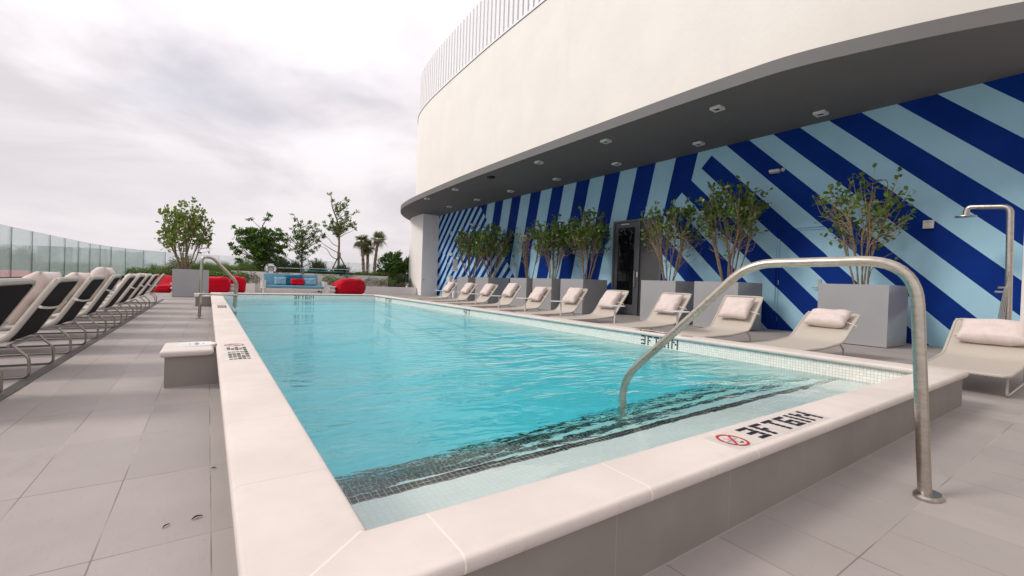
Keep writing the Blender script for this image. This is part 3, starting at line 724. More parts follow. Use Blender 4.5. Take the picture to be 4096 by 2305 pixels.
def lounger(name_label, group, ang, blen, seat_len, zf, zb, legm, pillow, dark_back=True, pseed=1):
    """origin on the floor under the bend; the head end lies towards +x, the feet towards -x"""
    t = thing('sun_lounger', name_label, 'sun lounger', group=group); h = LW/2; ca, sa = cos(ang), sin(ang)
    h = (.70 if dark_back else .66)/2; tr = .0215 if dark_back else .016
    # side profile of the surface
    side = fillet([(-seat_len, 0, zf), (-seat_len*.45, 0, zf-.005), (0, 0, zb), (blen*ca, 0, zb+blen*sa)], [0, .2, .10, 0], 6)
    loop_ = [Vector((p.x, -h+tr, p.z)) for p in side]+[Vector((p.x, h-tr, p.z)) for p in side[::-1]]
    # round the head and foot corners
    def corner(a, b_, c):
        return [a*(1-t_)**2+b_*2*t_*(1-t_)+c*t_*t_ for t_ in (0, .25, .5, .75, 1)]
    A = [Vector((p.x, -h+tr, p.z)) for p in side]; B = [Vector((p.x, h-tr, p.z)) for p in side]
    q = .07; hd = (A[-1]-A[-2]).normalized(); fd = (A[0]-A[1]).normalized(); Yv = Vector((0, 1, 0))
    pts = A[1:-1]+[A[-1]-hd*q]+corner(A[-1]-hd*q, A[-1], A[-1]+Yv*q)[1:]+corner(B[-1]-Yv*q, B[-1], B[-1]-hd*q)+B[1:-1][::-1]+[B[0]-fd*q]+corner(B[0]-fd*q, B[0], B[0]-Yv*q)[1:]+corner(A[0]+Yv*q, A[0], A[0]-fd*q)
    MB().tube(pts, tr, 8, closed=True).build('frame', M['rope'] if dark_back else M['sling'], parent=t, smooth=True)
    b = MB(); n = len(side); vs = []; fs = []
    dense = []
    for i in range(len(side)-1):
        for k in range(3): dense.append(side[i].lerp(side[i+1], k/3))
    dense.append(side[-1]); m = 8; nd = len(dense)
    for i, p in enumerate(dense):
        for j in range(m+1):
            u = -1+2*j/m; sag = .014*(1-u*u)
            y = u*(h-tr*.6)
            vs.append((p.x, y, p.z+.008-sag))
    for i in range(nd-1):
        for j in range(m): fs.append((i*(m+1)+j, i*(m+1)+j+1, (i+1)*(m+1)+j+1, (i+1)*(m+1)+j))
    b.add(vs, fs); b.build('sling', M['sling'], parent=t, smooth=True, recalc=False)
    if dark_back:
        b = MB(); e = .016; nx, nz = sa, -ca; vs = []
        for s0, yy in ((.01, -h+.022), (.01, h-.022), (blen-.022, h-.022), (blen-.022, -h+.022)):
            vs.append((s0*ca+nx*e, yy, zb+s0*sa+nz*e))
        b.add(vs, [(0, 1, 2, 3)]); b.build('back_panel', M['backmesh'], parent=t, recalc=False)
        b = MB(); b.tube([(.02, -h+.02, zb-.03), (.02, h-.02, zb-.03)], .012, 8); b.tube([(-.12, -h+.02, zb-.035), (-.12, h-.02, zb-.035)], .012, 8); b.build('hinge_bar', legm, parent=t, smooth=True)
    r_ = .0105
    for s in (-1, 1):
        y = s*(h-.035)
        if dark_back: pl = [(.035, y, zb-.02), (.075, y, zb-.07), (.128, y, .16), (.13, y, .0125), (-seat_len+.12, y, .0125), (-seat_len+.08, y, zf-.02)]; rd = [0, .01, .03, .045, .07, 0]
        else: pl = [(-.02, y, zb-.02), (.09, y, .16), (.12, y, .0125), (-seat_len+.14, y, .0125), (-seat_len+.14, y, zf-.02)]; rd = [0, .03, .05, .05, 0]
        MB().tube(fillet(pl, rd, 5), r_, 8).build('leg', legm, parent=t, smooth=True)
    if pillow:
        pw, ph, pt, along_, off_, yo = pillow
        o = cushion(pw, ph, pt, pseed).build('pillow', M['pillow'], parent=t, recalc=False); finish_cushion(o)
        o.rotation_euler = (0, pi/2-ang, 0); o.location = (ca*along_-sa*off_, yo, zb+sa*along_+ca*off_)
        b = MB(); zz_ = -.03 if not dark_back else .02; e = h+.006
        # strap goes round the backrest at the pillow's middle
        sl_ = .011
        xi, xo = off_-.0+pt*.20, off_+.025
        if dark_back:
            for s in (-1, 1):
                b.add([(off_-pt*.1, s*(pw/2-.02), zz_-sl_), (xo, s*e, zz_-sl_), (xo, s*e, zz_+sl_), (off_-pt*.1, s*(pw/2-.02), zz_+sl_)], [(0, 1, 2, 3)])
            vs = []
            for k in range(9):
                y = -e+2*e*k/8; d2 = xo+.012+.012*sin(pi*k/8); dz = -.02*sin(pi*k/8)
                vs += [(d2, y, zz_+dz-sl_), (d2, y, zz_+dz+sl_)]
            b.add(vs, [(2*k, 2*k+2, 2*k+3, 2*k+1) for k in range(8)])
            for s in (-1, 1): b.add([(xo-.03, s*e, zz_-sl_), (xo+.014, s*e, zz_-sl_), (xo+.014, s*e, zz_+sl_), (xo-.03, s*e, zz_+sl_)], [(0, 1, 2, 3)])
        else:
            for s in (-1, 1):
                b.add([(off_*.3, s*(pw/2-.03), zz_-sl_*.7), (off_+.005, s*e, zz_-sl_*.5), (off_+.005, s*e, zz_+sl_*.5), (off_*.3, s*(pw/2-.03), zz_+sl_*.7)], [(0, 1, 2, 3)])
                b.add([(off_-.02, s*e, zz_-sl_), (off_+.03, s*e, zz_-sl_), (off_+.03, s*e, zz_+sl_), (off_-.02, s*e, zz_+sl_)], [(0, 1, 2, 3)])
        so_ = b.build('strap', M['strap'], parent=o, recalc=False)
    return t
GLl = 'dark backed loungers facing the glass balustrade'
LL = [(4.05, 61, (.54, .42, .15, .22, .10, 0)), (5.28, 60.5, (.52, .50, .19, .31, .125, .02)), (6.55, 61, (.52, .50, .18, .30, .12, -.02)), (7.82, 62, (.54, .52, .22, .36, .13, .05)), (9.08, 60, None),
      (10.35, 60, (.52, .44, .16, .32, .10, 0)), (11.62, 60, (.52, .44, .17, .32, .11, 0)), (13.1, 60, (.52, .44, .17, .30, .12, 0)), (15.05, 60, (.50, .50, .18, .22, .12, 0))]
labL = ['dark backed lounger cut off by the left edge of the view, nearest the viewer', 'dark backed lounger with a full height pillow, second from the left edge',
        'third dark backed lounger from the viewer in the row beside the slot drain', 'dark backed lounger whose big pillow bulges high above its back', 'dark backed lounger without a pillow showing, fifth from the viewer beside the slot drain',
        'sixth dark backed lounger from the viewer beside the slot drain', 'seventh dark backed lounger from the viewer beside the slot drain', 'eighth dark backed lounger, second from the far end of the row', 'farthest dark backed lounger, standing just before the grey planter with its pillow upright']
for (y, a, pil), lab in zip(LL, labL):
    rj = random.Random(int(y*7)).uniform(-1.6, 1.6)
    o = lounger(lab, GLl, R(a), .56, 1.45, .27, .29, M['sled'], pil, True, int(y*10)); o.location = (-1.265, y, 0); o.rotation_euler.z = R(rj)
GLr = 'ivory woven loungers between the pool and the striped wall'
RL = [('ivory lounger cut off by the right edge, a wide flat pillow on its back', 6.97, 1.02, 33, .70), ('ivory lounger reclined low in front of the nearest grey planter', 6.80, 2.57, 34, .64),
      ('ivory lounger third from the right edge, under the handrail', 7.03, 3.90, 51, .69), ('ivory lounger fourth from the right edge, crossed by the slanting handrail', 6.90, 5.12, 51, .69),
      ('ivory lounger in front of the dark glazed entrance door', 6.96, 6.64, 51, .69), ('sixth ivory lounger from the right edge, left of the entrance door', 7.0, 7.91, 51, .69), ('seventh ivory lounger from the right edge, pillow set low on its back', 7.05, 9.3, 51, .69),
      ('eighth ivory lounger from the right edge, its pillow reaching above the back', 7.10, 10.7, 53, .67), ('third ivory lounger from the far end of the row', 7.10, 12.0, 51, .69), ('second ivory lounger from the far end of the row', 7.14, 13.38, 51, .70), ('ivory lounger at the far end of the row beside the white shower cylinder', 7.25, 15.0, 52, .70)]
pilR = [(.56, .38, .17, .38, .085, -.03), (.50, .33, .16, .42, .08, -.02), (.48, .43, .16, .38, .085, -.02), (.46, .44, .16, .38, .085, -.02), (.46, .45, .16, .38, .085, -.02), (.46, .46, .17, .42, .085, -.03), (.46, .46, .16, .40, .085, -.02), (.46, .48, .17, .47, .085, 0), (.46, .46, .16, .44, .085, 0), (.46, .46, .16, .44, .085, 0), (.46, .46, .16, .44, .085, 0)]
for i, (lab, x, y, a, bl_) in enumerate(RL):
    sl2 = 1.22
    o = lounger(lab, GLr, R(a), bl_, sl2, .205, .245, M['sledw'], pilR[i], False, 50+i); o.location = (x, y, 0); o.rotation_euler.z = R(random.Random(i).uniform(-1.5, 1.5))
# side tables
tt = thing('side_table', '', 'side table', group='small round white side tables between the ivory loungers')
MB().lathe((0, 0, 0), [(.205, .505), (.21, .512), (.205, .518)], 32).build('tabletop', M['tablew'], parent=tt, smooth=True)
MB().tube([(.03, 0, .01), (.03, 0, .506)], .0165, 12).build('post', M['tablew'], parent=tt, smooth=True)
MB().lathe((.03, 0, 0), [(.13, .001), (.13, .009), (.02, .013)], 24).build('base', M['tablew'], parent=tt, smooth=True)
tabs = [(6.18, 4.30, 'round white side table half hidden by the slanting steel handrail'), (6.32, 5.75, 'round white side table in front of the entrance door lounger'), (6.29, 7.27, 'round white side table, third from the right edge'), (6.32, 8.62, 'round white side table, fourth from the right edge'),
        (6.42, 9.95, 'round white side table, fourth from the far end'), (6.5, 11.33, 'round white side table, third from the far end'), (6.6, 12.72, 'round white side table, second from the far end'), (6.75, 14.2, 'round white side table at the far end of the lounger row')]
for i, (x, y, lab) in enumerate(tabs):
    if i == 0: tt.location = (x, y, 0); tt['label'] = lab
    else: dup(tt, (x, y, 0), 0, lab)

# ================================================================== STEELWORK
hr = thing('handrail', 'tall bent stainless steel handrail rising from the deck over the pool edge into the water', 'handrail', (2.612, .538, 0))
pts = fillet([(2.612, .538, 0), (2.60, .60, 1.045), (2.503, 1.29, 1.032), (2.387, 2.063, .24), (2.387, 2.063, -.75)], [0, .20, .13, .14, 0], 10)
pts = [(2.612, .538, -.0), *[tuple(p) for p in pts[1:]]]
under(MB().tube(pts, .0245, 20), 'tube', M['rail'], hr, smooth=True)
fl = MB(); vs = []; prof2 = [(1.0, .0005), (1.0, .012), (.88, .020), (.45, .020)]
for kx, z in prof2:
    for j in range(32): a = 2*pi*j/32; vs.append((2.622+cos(a)*.072*kx, .530+sin(a)*.050*kx, z))
fl.add(vs, [(i*32+j, i*32+(j+1) % 32, (i+1)*32+(j+1) % 32, (i+1)*32+j) for i in range(3) for j in range(32)]+[tuple(96+j for j in range(32))])
under(fl, 'floor_flange', M['steelp'], hr, smooth=True)
gr = thing('grab_rails', 'pair of polished steel grab rails arching over the left pool wall', 'grab rail', (.1, 10.45, 0))
for y in (10.2, 10.78):
    p_ = fillet([(-.125, y, 0), (-.105, y, 1.17), (.06, y, 1.175), (.475, y, .70), (.45, y, .20), (.45, y, -.9)], [0, .10, .10, .10, .05, 0], 7)
    under(MB().tube(p_, .0235, 14), 'rail', M['rail'], gr, smooth=True)
    under(MB().lathe((-.125, y, 0), [(.055, .0005), (.055, .012), (.04, .018), (.026, .02)], 20), 'floor_flange', M['steelp'], gr, smooth=True)
    under(MB().box((.41, y-.035, .12), (.50, y+.035, .185)), 'wall_clamp', M['plastic'], gr, bevel=.01)
br = under(MB().tube([(-.10, 10.16, .465), (.455, 10.16, .445)], .0185, 12), 'cross_bar', M['rail'], gr, smooth=True)
for x, z in ((-.115, .466), (-.07, .465), (.42, .446), (.46, .445)): under(MB().tube([(x-.014, 10.16, z), (x+.014, 10.16, z)], .026, 10), 'clamp', M['steelp'], br, smooth=True)
under(MB().tube([(-.21, 10.16, .455), (-.125, 10.16, .462)], .021, 12), 'white_grip', M['plastic'], gr, smooth=True)

sh = thing('outdoor_shower', 'tall bent steel outdoor shower column at the right end of the striped wall', 'shower', (9.9, 1.2, 0))
p_ = fillet([(9.9, 1.2, 0), (9.9, 1.24, 2.285), (9.9, 1.70, 2.33), (9.9, 1.715, 2.20)], [0, .10, .07, 0], 7)
under(MB().tube(p_, [.040]*3+[.038]*(len(p_)-3), 18), 'column', M['steelp'], sh, smooth=True)
under(MB().lathe((9.9, 1.712, 0), [(.03, 2.21), (.06, 2.195), (.128, 2.188), (.13, 2.178), (.125, 2.174)], 28), 'shower_head', M['steelp'], sh, smooth=True)
for z, l in ((1.06, .09), (.995, .12)): under(MB().tube([(9.88, 1.23, z), (9.84, 1.23+l, z)], .018, 12), 'valve_knob', M['steelp'], sh, smooth=True)
ho = MB()
for k in range(4): ho.tube([(p.x, p.y, p.z) for p in smoothpath([(9.86, 1.215+.006*k, 1.30-.06*k), (9.855, 1.225+.012*k, 1.0), (9.85, 1.24+.02*k, .6), (9.85, 1.25+.028*k, .2)], 5)], .008, 6)
under(ho, 'hose', M['steelp'], sh, smooth=True)

# ================================================================== WALL FITTINGS
o = thing('wall_alarm', 'small square off white alarm speaker on the striped wall left of the outdoor shower', 'alarm', (10.83, 2.345, 2.205))
under(MB().box((10.775, 2.27, 2.13), (10.827, 2.42, 2.28)), 'housing', M['plasticb'], o, bevel=.008); under(MB().box((10.771, 2.30, 2.225), (10.778, 2.39, 2.262)), 'strobe', M['steelp'], o, bevel=.003)
under(MB().lathe((10.776, 2.345, 2.18), [(.038, -.002), (.04, -.006), (.03, -.007)], 20, axis='x'), 'grille', M['signplate'], o)
def flood(x, y, z, lab):
    o = thing('wall_floodlight', lab, 'floodlight', (x, y, z))
    under(MB().lathe((x-.001, y-.09, z+.03), [(.045, 0), (.045, -.02), (.02, -.06)], 16, axis='x'), 'mount', M['plasticb'], o, smooth=True)
    b = MB().box((-.06, -.11, -.035), (.06, .11, .03)); q = b.build('lamp_head', M['plasticb'], parent=o, bevel=.02); q.location = (-.12, .04, 0); q.rotation_euler = (0, R(15), R(12)); return o
flood(XW, 4.98, 3.66, 'pale floodlight on a bracket high on the striped wall above the painted door')
flood(XW, 19.15, 3.70, 'small pale floodlight high on the narrow striped wall behind the farthest shrubs')
def plate(nm, lab, cat, y0, y1, z0, z1, m, lines, seed=1, grp=None):
    o = thing(nm, lab, cat, (XW, (y0+y1)/2, z0), group=grp)
    under(MB().box((XW-.012, y0, z0), (XW-.001, y1, z1)), 'plate', m, o, bevel=.002)
    def txt(s, y, z, size):
        cu = bpy.data.curves.new('text', 'FONT'); cu.body = s; cu.size = size; cu.align_x = 'CENTER'; cu.extrude = .0008
        tmp = bpy.data.objects.new('tmp', cu); C.objects.link(tmp); dg = bpy.context.evaluated_depsgraph_get()
        me = bpy.data.meshes.new_from_object(tmp.evaluated_get(dg)); bpy.data.objects.remove(tmp)
        q = bpy.data.objects.new('lettering', me); C.objects.link(q); me.materials.clear(); me.materials.append(M['signtext']); q.parent = o
        q.rotation_euler = (R(90), 0, R(-90)); q.location = (-.0135, y-(y0+y1)/2, z-z0)
    for s, fz, size in lines: txt(s, (y0+y1)/2, z0+(z1-z0)*fz, size)
    return o
plate('pool_rules_sign', 'tall grey pool rules sign with lines of black print ending in NO DIVING', 'sign', 20.84, 21.37, 1.39, 2.04, M['signplate'],
      [('POOL RULES', .90, .085), ('NO LIFEGUARD', .81, .06), ('ON DUTY  SHOWER', .73, .05), ('BEFORE ENTERING', .66, .05), ('NO FOOD OR DRINK', .58, .05), ('IN POOL OR ON DECK', .51, .045), ('NO GLASS NO ANIMALS', .43, .043), ('POOL HOURS', .35, .055), ('DAWN TO DUSK', .27, .055), ('NO DIVING', .07, .125)])
plate('restroom_sign', 'small restroom sign on the striped wall left of the pool rules sign', 'sign', 21.9, 22.05, 1.58, 1.80, M['signplate'], [('I', .3, .16)])
plate('restroom_sign', 'small restroom sign on the striped wall right of the pool rules sign', 'sign', 20.03, 20.23, 1.57, 1.78, M['signplate'], [('I', .3, .16)])
plate('door_notice', 'small square grey notice on the wall left of the blue door behind the shrubs', 'sign', 15.45, 15.66, 1.56, 1.73, M['signplate'], [('STORAGE', .55, .04), ('102', .25, .05)])
o = thing('wall_box', 'small off white alarm box above the pool rules sign', 'alarm box', (XW, 21.5, 2.3)); under(MB().box((XW-.09, 21.4, 2.22), (XW-.002, 21.6, 2.38)), 'housing', M['plasticb'], o, bevel=.01); under(MB().box((XW-.10, 21.42, 2.33), (XW-.088, 21.58, 2.36)), 'strobe', M['signplate'], o)
o = thing('wall_panel', 'pale metal box on the striped wall above the blue door behind the bare shrub', 'wall panel', (XW, 14.95, 2.75)); under(MB().box((XW-.08, 14.72, 2.6), (XW-.002, 15.15, 2.88)), 'housing', M['plasticb'], o, bevel=.008); under(MB().box((XW-.09, 14.80, 2.66), (XW-.079, 15.07, 2.82)), 'cover', M['signplate'], o)
o = thing('wall_vent', 'small louvred vent high on the narrow striped wall at the far end', 'vent', (XW, 21.68, 3.36)); b = MB()
for k in range(6): b.box((XW-.02, 21.6, 3.36+.032*k), (XW-.001, 21.76, 3.378+.032*k))
under(b, 'louvres', M['slat'], o)
o = thing('drinking_fountain', 'white cylindrical drinking fountain near the far end of the striped wall', 'drinking fountain', (10.45, 20.9, 0))
under(MB().lathe((10.45, 20.9, 0), [(.13, 0), (.13, 1.08), (.145, 1.09), (.145, 1.13), (.11, 1.135)], 24), 'tall_column', M['tablew'], o, smooth=True)
under(MB().lathe((10.45, 20.35, 0), [(.13, 0), (.13, .86), (.16, .87), (.16, .93), (.12, .935)], 24), 'low_column', M['tablew'], o, smooth=True)
under(MB().tube([(10.45, 20.9, 1.13), (10.45, 20.9, 1.19), (10.42, 20.86, 1.2)], .015, 8), 'spout', M['steelp'], o)
o = thing('wall_stud', 'small dark round fitting low on the far white pier', 'fitting', (10.0, 23.29, .88)); under(MB().lathe((10.0, 23.296, .88), [(.035, 0), (.03, -.03)], 12, axis='y'), 'cap', M['steelp'], o)

# ================================================================== PLANTERS
def planter(x0, y0, x1, y1, h, lab, grp):
    o = thing('planter', lab, 'planter', ((x0+x1)/2, (y0+y1)/2, 0), group=grp)
    t_ = .035; b = MB()
    b.box((x0, y0, .012), (x1, y0+t_, h)); b.box((x0, y1-t_, .012), (x1, y1, h)); b.box((x0, y0+t_, .012), (x0+t_, y1-t_, h)); b.box((x1-t_, y0+t_, .012), (x1, y1-t_, h))
    bm_ = under(b, 'box', M['planter'], o)
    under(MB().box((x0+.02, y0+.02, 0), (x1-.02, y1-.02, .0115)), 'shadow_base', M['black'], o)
    under(MB().box((x0+t_, y0+t_, .05), (x1-t_, y1-t_, h-.06)), 'soil', M['soil'], o); return o
PL = [(2.47, 'nearest grey cube planter, right of the blue door, reflecting the striped wall'), (5.0, 'grey cube planter behind the slanting handrail'), (6.53, 'grey cube planter standing in front of the glazed side light'), (9.72, 'grey cube planter just left of the entrance door, showing its wide dark side'),
      (11.2, 'second grey planter left of the entrance door'), (12.59, 'third grey planter left of the entrance door'), (15.19, 'second grey planter from the far end of the striped wall'), (16.87, 'farthest grey planter, beside the white drinking fountain')]
for y, lab in PL: planter(9.3, y, 10.33, y+1.03, 1.06, lab, 'grey cube planters along the striped wall')
planter(-1.0, 18.72, .02, 19.75, .955, 'single grey cube planter standing by itself left of the pool', None)

# ================================================================== SHRUBS AND TREES
def leafquad(b, p, d, up_, L_, W_, six=True):
    d = d.normalized(); s = d.cross(up_);
    if s.length < 1e-4: s = d.orthogonal()
    s = s.normalized(); n = s.cross(d)
    if six:
        a = [p, p+d*L_*.35+s*W_*.5+n*L_*.03, p+d*L_*.78+s*W_*.48, p+d*L_, p+d*L_*.78-s*W_*.48, p+d*L_*.35-s*W_*.5+n*L_*.03]
        o = len(b.v); b.v += [tuple(q) for q in a]; b.f += [(o, o+1, o+2, o+3), (o, o+3, o+4, o+5)]; b.mi += [0, 0]
    else:
        a = [p, p+d*L_*.5+s*W_*.5, p+d*L_, p+d*L_*.5-s*W_*.5]; o = len(b.v); b.v += [tuple(q) for q in a]; b.f.append((o, o+1, o+2, o+3)); b.mi.append(0)
def rv(rn): 
    while True:
        v = Vector((rn.uniform(-1, 1), rn.uniform(-1, 1), rn.uniform(-1, 1)))
        if .05 < v.length < 1: return v.normalized()
def branch(bs, tips, rn, p, d, L_, r_, depth, spread, curv, segs=5, upb=.12, minr=.003, kids=(2, 3), decay=.68):
    pts = [p.copy()]; rs = [r_]; q = p.copy(); dd = d.normalized()
    for i in range(segs):
        dd = (dd+rv(rn)*curv+Vector((0, 0, upb))).normalized(); q = q+dd*(L_/segs); pts.append(q.copy()); rs.append(r_*(1-.45*(i+1)/segs))
        if depth > 0 and i >= 1 and rn.random() < .42:
            side = (dd+rv(rn)*spread*1.3).normalized(); branch(bs, tips, rn, q, side, L_*decay*rn.uniform(.5, .9), r_*.5, depth-1, spread, curv, max(3, segs-1), upb, minr, kids, decay)
        tips.append((q.copy(), dd.copy(), depth))
    bs.tube(pts, [max(minr, x) for x in rs], 5 if r_ < .012 else 6)
    if depth > 0:
        for k in range(rn.randint(*kids)):
            side = (dd+rv(rn)*spread).normalized(); branch(bs, tips, rn, q, side, L_*decay*rn.uniform(.7, 1.1), r_*.55, depth-1, spread, curv, max(3, segs-1), upb, minr, kids, decay)
def potted(x, y, z0, top, lo, halfw, seed, lab, grp, dens=1., lm='leafshrub', stems=5, trunkr=.02, leafL=.098, shift=0, ntip=95, tw=1.):
    """vase shaped shrub: stems fan out from the soil, twigs end in an open crown, round leaves sit along the twig ends"""
    rn = random.Random(seed); o = thing('potted_shrub', lab, 'shrub', (x, y, z0), group=grp); bs, b = MB(), MB(); H = top-z0; Rr = halfw
    mains = []
    for k in range(stems):
        a = 2*pi*k/stems+rn.uniform(-.5, .5); r0 = Rr*rn.uniform(.40, .88); pb = Vector((cos(a)*.09, sin(a)*.09, -.06))
        pe = Vector((cos(a)*r0, sin(a)*r0+shift*.5, H*rn.uniform(.58, .86))); m1 = pb.lerp(pe, .35)+Vector((cos(a)*r0*.02, sin(a)*r0*.02, -.02))+rv(rn)*.05; m2 = pb.lerp(pe, .7)+rv(rn)*.06
        pts = smoothpath([pb, m1, m2, pe], 6); mains.append(pts); bs.tube(pts, [max(.004, trunkr*rn.uniform(.75, 1.1)*(1-.75*i/len(pts))) for i in range(len(pts))], 6)
    for k in range(ntip):
        a = rn.uniform(0, 2*pi); q = rn.random()**.55; r1 = Rr*q; zt = H*(1-.20*q*q)*(1-.52*rn.random()**1.15)*(1.07 if rn.random() < .08 else 1)
        if rn.random() < .06: zt = H*rn.uniform(.25, .5)
        tip = Vector((cos(a)*r1, sin(a)*r1+shift, zt))
        best = min(mains, key=lambda P_: (P_[-1].xy-tip.xy).length+rn.random()*.12)
        i = int(len(best)*rn.uniform(.15, .97)); i = min(i, len(best)-1)
        while i > 2 and best[i].z > tip.z-.25: i -= 1
        st = best[i]; d0 = (best[i]-best[i-1]).normalized(); L_ = (tip-st).length
        pts = smoothpath([st, st+d0*L_*.3+(tip-st)*.1+rv(rn)*.03, st.lerp(tip, .62)+rv(rn)*.05+Vector((0, 0, -.02)), tip], 4)
        bs.tube(pts, [max(.0028, .0085*(1-.8*j/len(pts))) for j in range(len(pts))], 5)
        paths = [pts[-6:]]
        for _ in range(2):
            j = rn.randrange(len(pts)//3, len(pts)-1); d_ = ((pts[j+1]-pts[j]).normalized()+rv(rn)*.7).normalized(); e = pts[j]+d_*rn.uniform(.10, .26)*tw; pp = smoothpath([pts[j], pts[j].lerp(e, .5)+rv(rn)*.015, e], 3); bs.tube(pp, .0028, 4); paths.append(pp)
        for pp in paths:
            for j in range(1, len(pp)):
                P = pp[j]; f = (P.z-(lo-z0))/max(.05, (H-(lo-z0)))
                pr_ = dens*(.04 if f < 0 else min(1., .25+1.6*f))
                for s_ in range(3 if j > len(pp)-3 else 2):
                    if rn.random() < pr_*.46:
                        d_ = ((pp[j]-pp[j-1]).normalized()*.5+rv(rn)*.9+Vector((0, 0, .15))).normalized(); L2 = leafL*rn.uniform(.55, 1.2); leafquad(b, P+rv(rn)*.012, d_, rv(rn)*.7+Vector((0, 0, .8)), L2, L2*.66)
    bs.build('stems', M['bark'], parent=o, smooth=True); b.build('foliage', M[lm], parent=o, recalc=False); return o
GS = 'multi stemmed shrubs in the grey planters along the striped wall'
potted(9.8, 3.0, 1.0, 3.22, 1.75, .74, 11, 'sparse open shrub with round leaves in the planter nearest the shower', GS, .50, stems=5, trunkr=.019, shift=.05, ntip=85)
potted(9.8, 5.5, 1.0, 3.5, 2.05, .72, 12, 'tall twiggy shrub in the planter behind the slanting handrail', GS, .85, stems=7, trunkr=.021, ntip=130)
potted(9.8, 7.1, 1.0, 3.25, 2.1, .85, 13, 'wide vase shaped shrub in front of the glazed side light', GS, .80, stems=6, ntip=120)
potted(9.8, 10.1, 1.0, 3.35, 1.95, .72, 14, 'leafy shrub just left of the glazed entrance door', GS, 1.0, stems=6, ntip=125)
potted(9.8, 11.75, 1.0, 3.25, 2.0, .85, 15, 'dense shrub, second left of the entrance door', GS, 1.15, stems=7, ntip=140)
potted(9.8, 13.1, 1.0, 3.3, 1.9, .68, 16, 'thin half bare reddish shrub, third left of the entrance door', GS, .16, stems=5, lm='leafmid', ntip=70)
potted(9.8, 15.75, 1.0, 3.35, 1.9, 1.0, 17, 'broad leafy shrub in the second planter from the far end', GS, 1.3, stems=7, ntip=150, leafL=.09)
potted(9.8, 17.5, 1.0, 3.4, 1.95, .95, 18, 'leafy shrub in the farthest planter of the striped wall', GS, 1.3, stems=7, ntip=150, leafL=.09)
potted(-.68, 19.2, .9, 3.3, 1.55, .80, 21, 'light green round leaved shrub in the lone planter left of the pool', None, .72, 'leaflight', 8, leafL=.12, ntip=160, trunkr=.024)

def clumptree(name, lab, x, y, z0, trunk, crown, ncl, cr, npl, lm, seed, leafL=.11, trunkr=.07, cat='tree', bark='barkg', flat=.55, grp=None, extra=(), shell=.5, thr=-.18):
    """trunk path, limbs reaching to leaf clumps scattered through an uneven crown"""
    rn = random.Random(seed); o = thing(name, lab, cat, (x, y, z0), group=grp); bs, b = MB(), MB()
    T_ = smoothpath([Vector(t) for t in trunk], 6); bs.tube(T_, [trunkr*(1-.72*i/len(T_)) for i in range(len(T_))], 8)
    cx, cy, cz, rx_, ry_, rz_ = crown; cen = []
    k = 0
    while len(cen) < ncl and k < 4000:
        k += 1; v = rv(rn)*(shell+(1-shell)*rn.random()); c = Vector((cx+v.x*rx_, cy+v.y*ry_, cz+v.z*rz_))
        if mn.noise(c*.9+Vector((seed, 0, 0))) < thr: continue
        if any((c-e).length < cr*.5 for e in cen): continue
        cen.append(c)
    cen += [Vector(e) for e in extra]
    for c in cen:
        cand = [q for q in T_ if q.z < c.z-.05-abs(Vector((c.x-q.x, c.y-q.y)).length)*.25] or T_[:3]; st = min(cand, key=lambda q: abs(q.z-(c.z-.55*hypot(c.x-q.x, c.y-q.y)-.1)))
        L_ = (c-st).length; pts = smoothpath([st, st.lerp(c, .35)+rv(rn)*.06*L_+Vector((0, 0, -.02)), st.lerp(c, .7)+rv(rn)*.07*L_+Vector((0, 0, .02)), c], 4)
        bs.tube(pts, [max(.004, min(trunkr*.45, .012+.012*L_)*(1-.8*j/len(pts))) for j in range(len(pts))], 5)
        rad = cr*rn.uniform(.6, 1.25); tws = []
        for _ in range(7):
            d_ = rv(rn); d_.z *= flat; e = c+d_*rad*rn.uniform(.5, 1.05); pp = [c, c.lerp(e, .5)+rv(rn)*.02, e]; bs.tube(pp, .0035, 4); tws.append(pp)
        for pp in [pts[-6:]]+tws: pass
        for _ in range(int(npl*rn.uniform(.6, 1.3))):
            pp = rn.choice(tws); t_ = rn.uniform(.15, 1.05); P = pp[0].lerp(pp[2], t_)+rv(rn)*rad*.20; L2 = leafL*rn.uniform(.6, 1.25)
            leafquad(b, P, (rv(rn)+Vector((0, 0, .2))).normalized(), Vector((0, 0, 1))+rv(rn)*.8, L2, L2*.62, False)
    bs.build('trunk', M[bark], parent=o, smooth=True); b.build('crown', M[lm], parent=o, recalc=False); return o
clumptree('evergreen_tree', 'dense dark green low branching tree left of the life ring', 2.2, 26.6, .85, [(0, 0, -.1), (.02, 0, .5), (.05, 0, 1.3), (.1, 0, 2.6)], (.02, 0, 1.5, 1.32, .8, 1.45), 210, .25, 80, 'leafdark', 31, .105, .09, flat=.35, shell=.3, thr=-.34, extra=[(-1.15, 0, 2.35), (-.9, 0, 2.15), (.30, 0, 2.95), (.36, 0, 3.15), (-1.35, 0, 1.45), (-.45, 0, 2.85)])
clumptree('small_tree', 'open crowned small tree behind the blue sofa', 4.3, 26.9, .85, [(0, 0, -.1), (-.02, 0, .6), (-.03, 0, 1.4), (-.1, 0, 2.5), (-.35, 0, 3.2)], (.12, 0, 1.95, 1.12, .75, 1.2), 95, .19, 27, 'leafmid', 32, .11, .06, flat=.6, shell=.35, thr=-.3, extra=[(-.55, 0, 3.35), (-.45, 0, 3.1), (.35, 0, 3.05), (-.9, 0, 1.1), (-.7, 0, .7)])
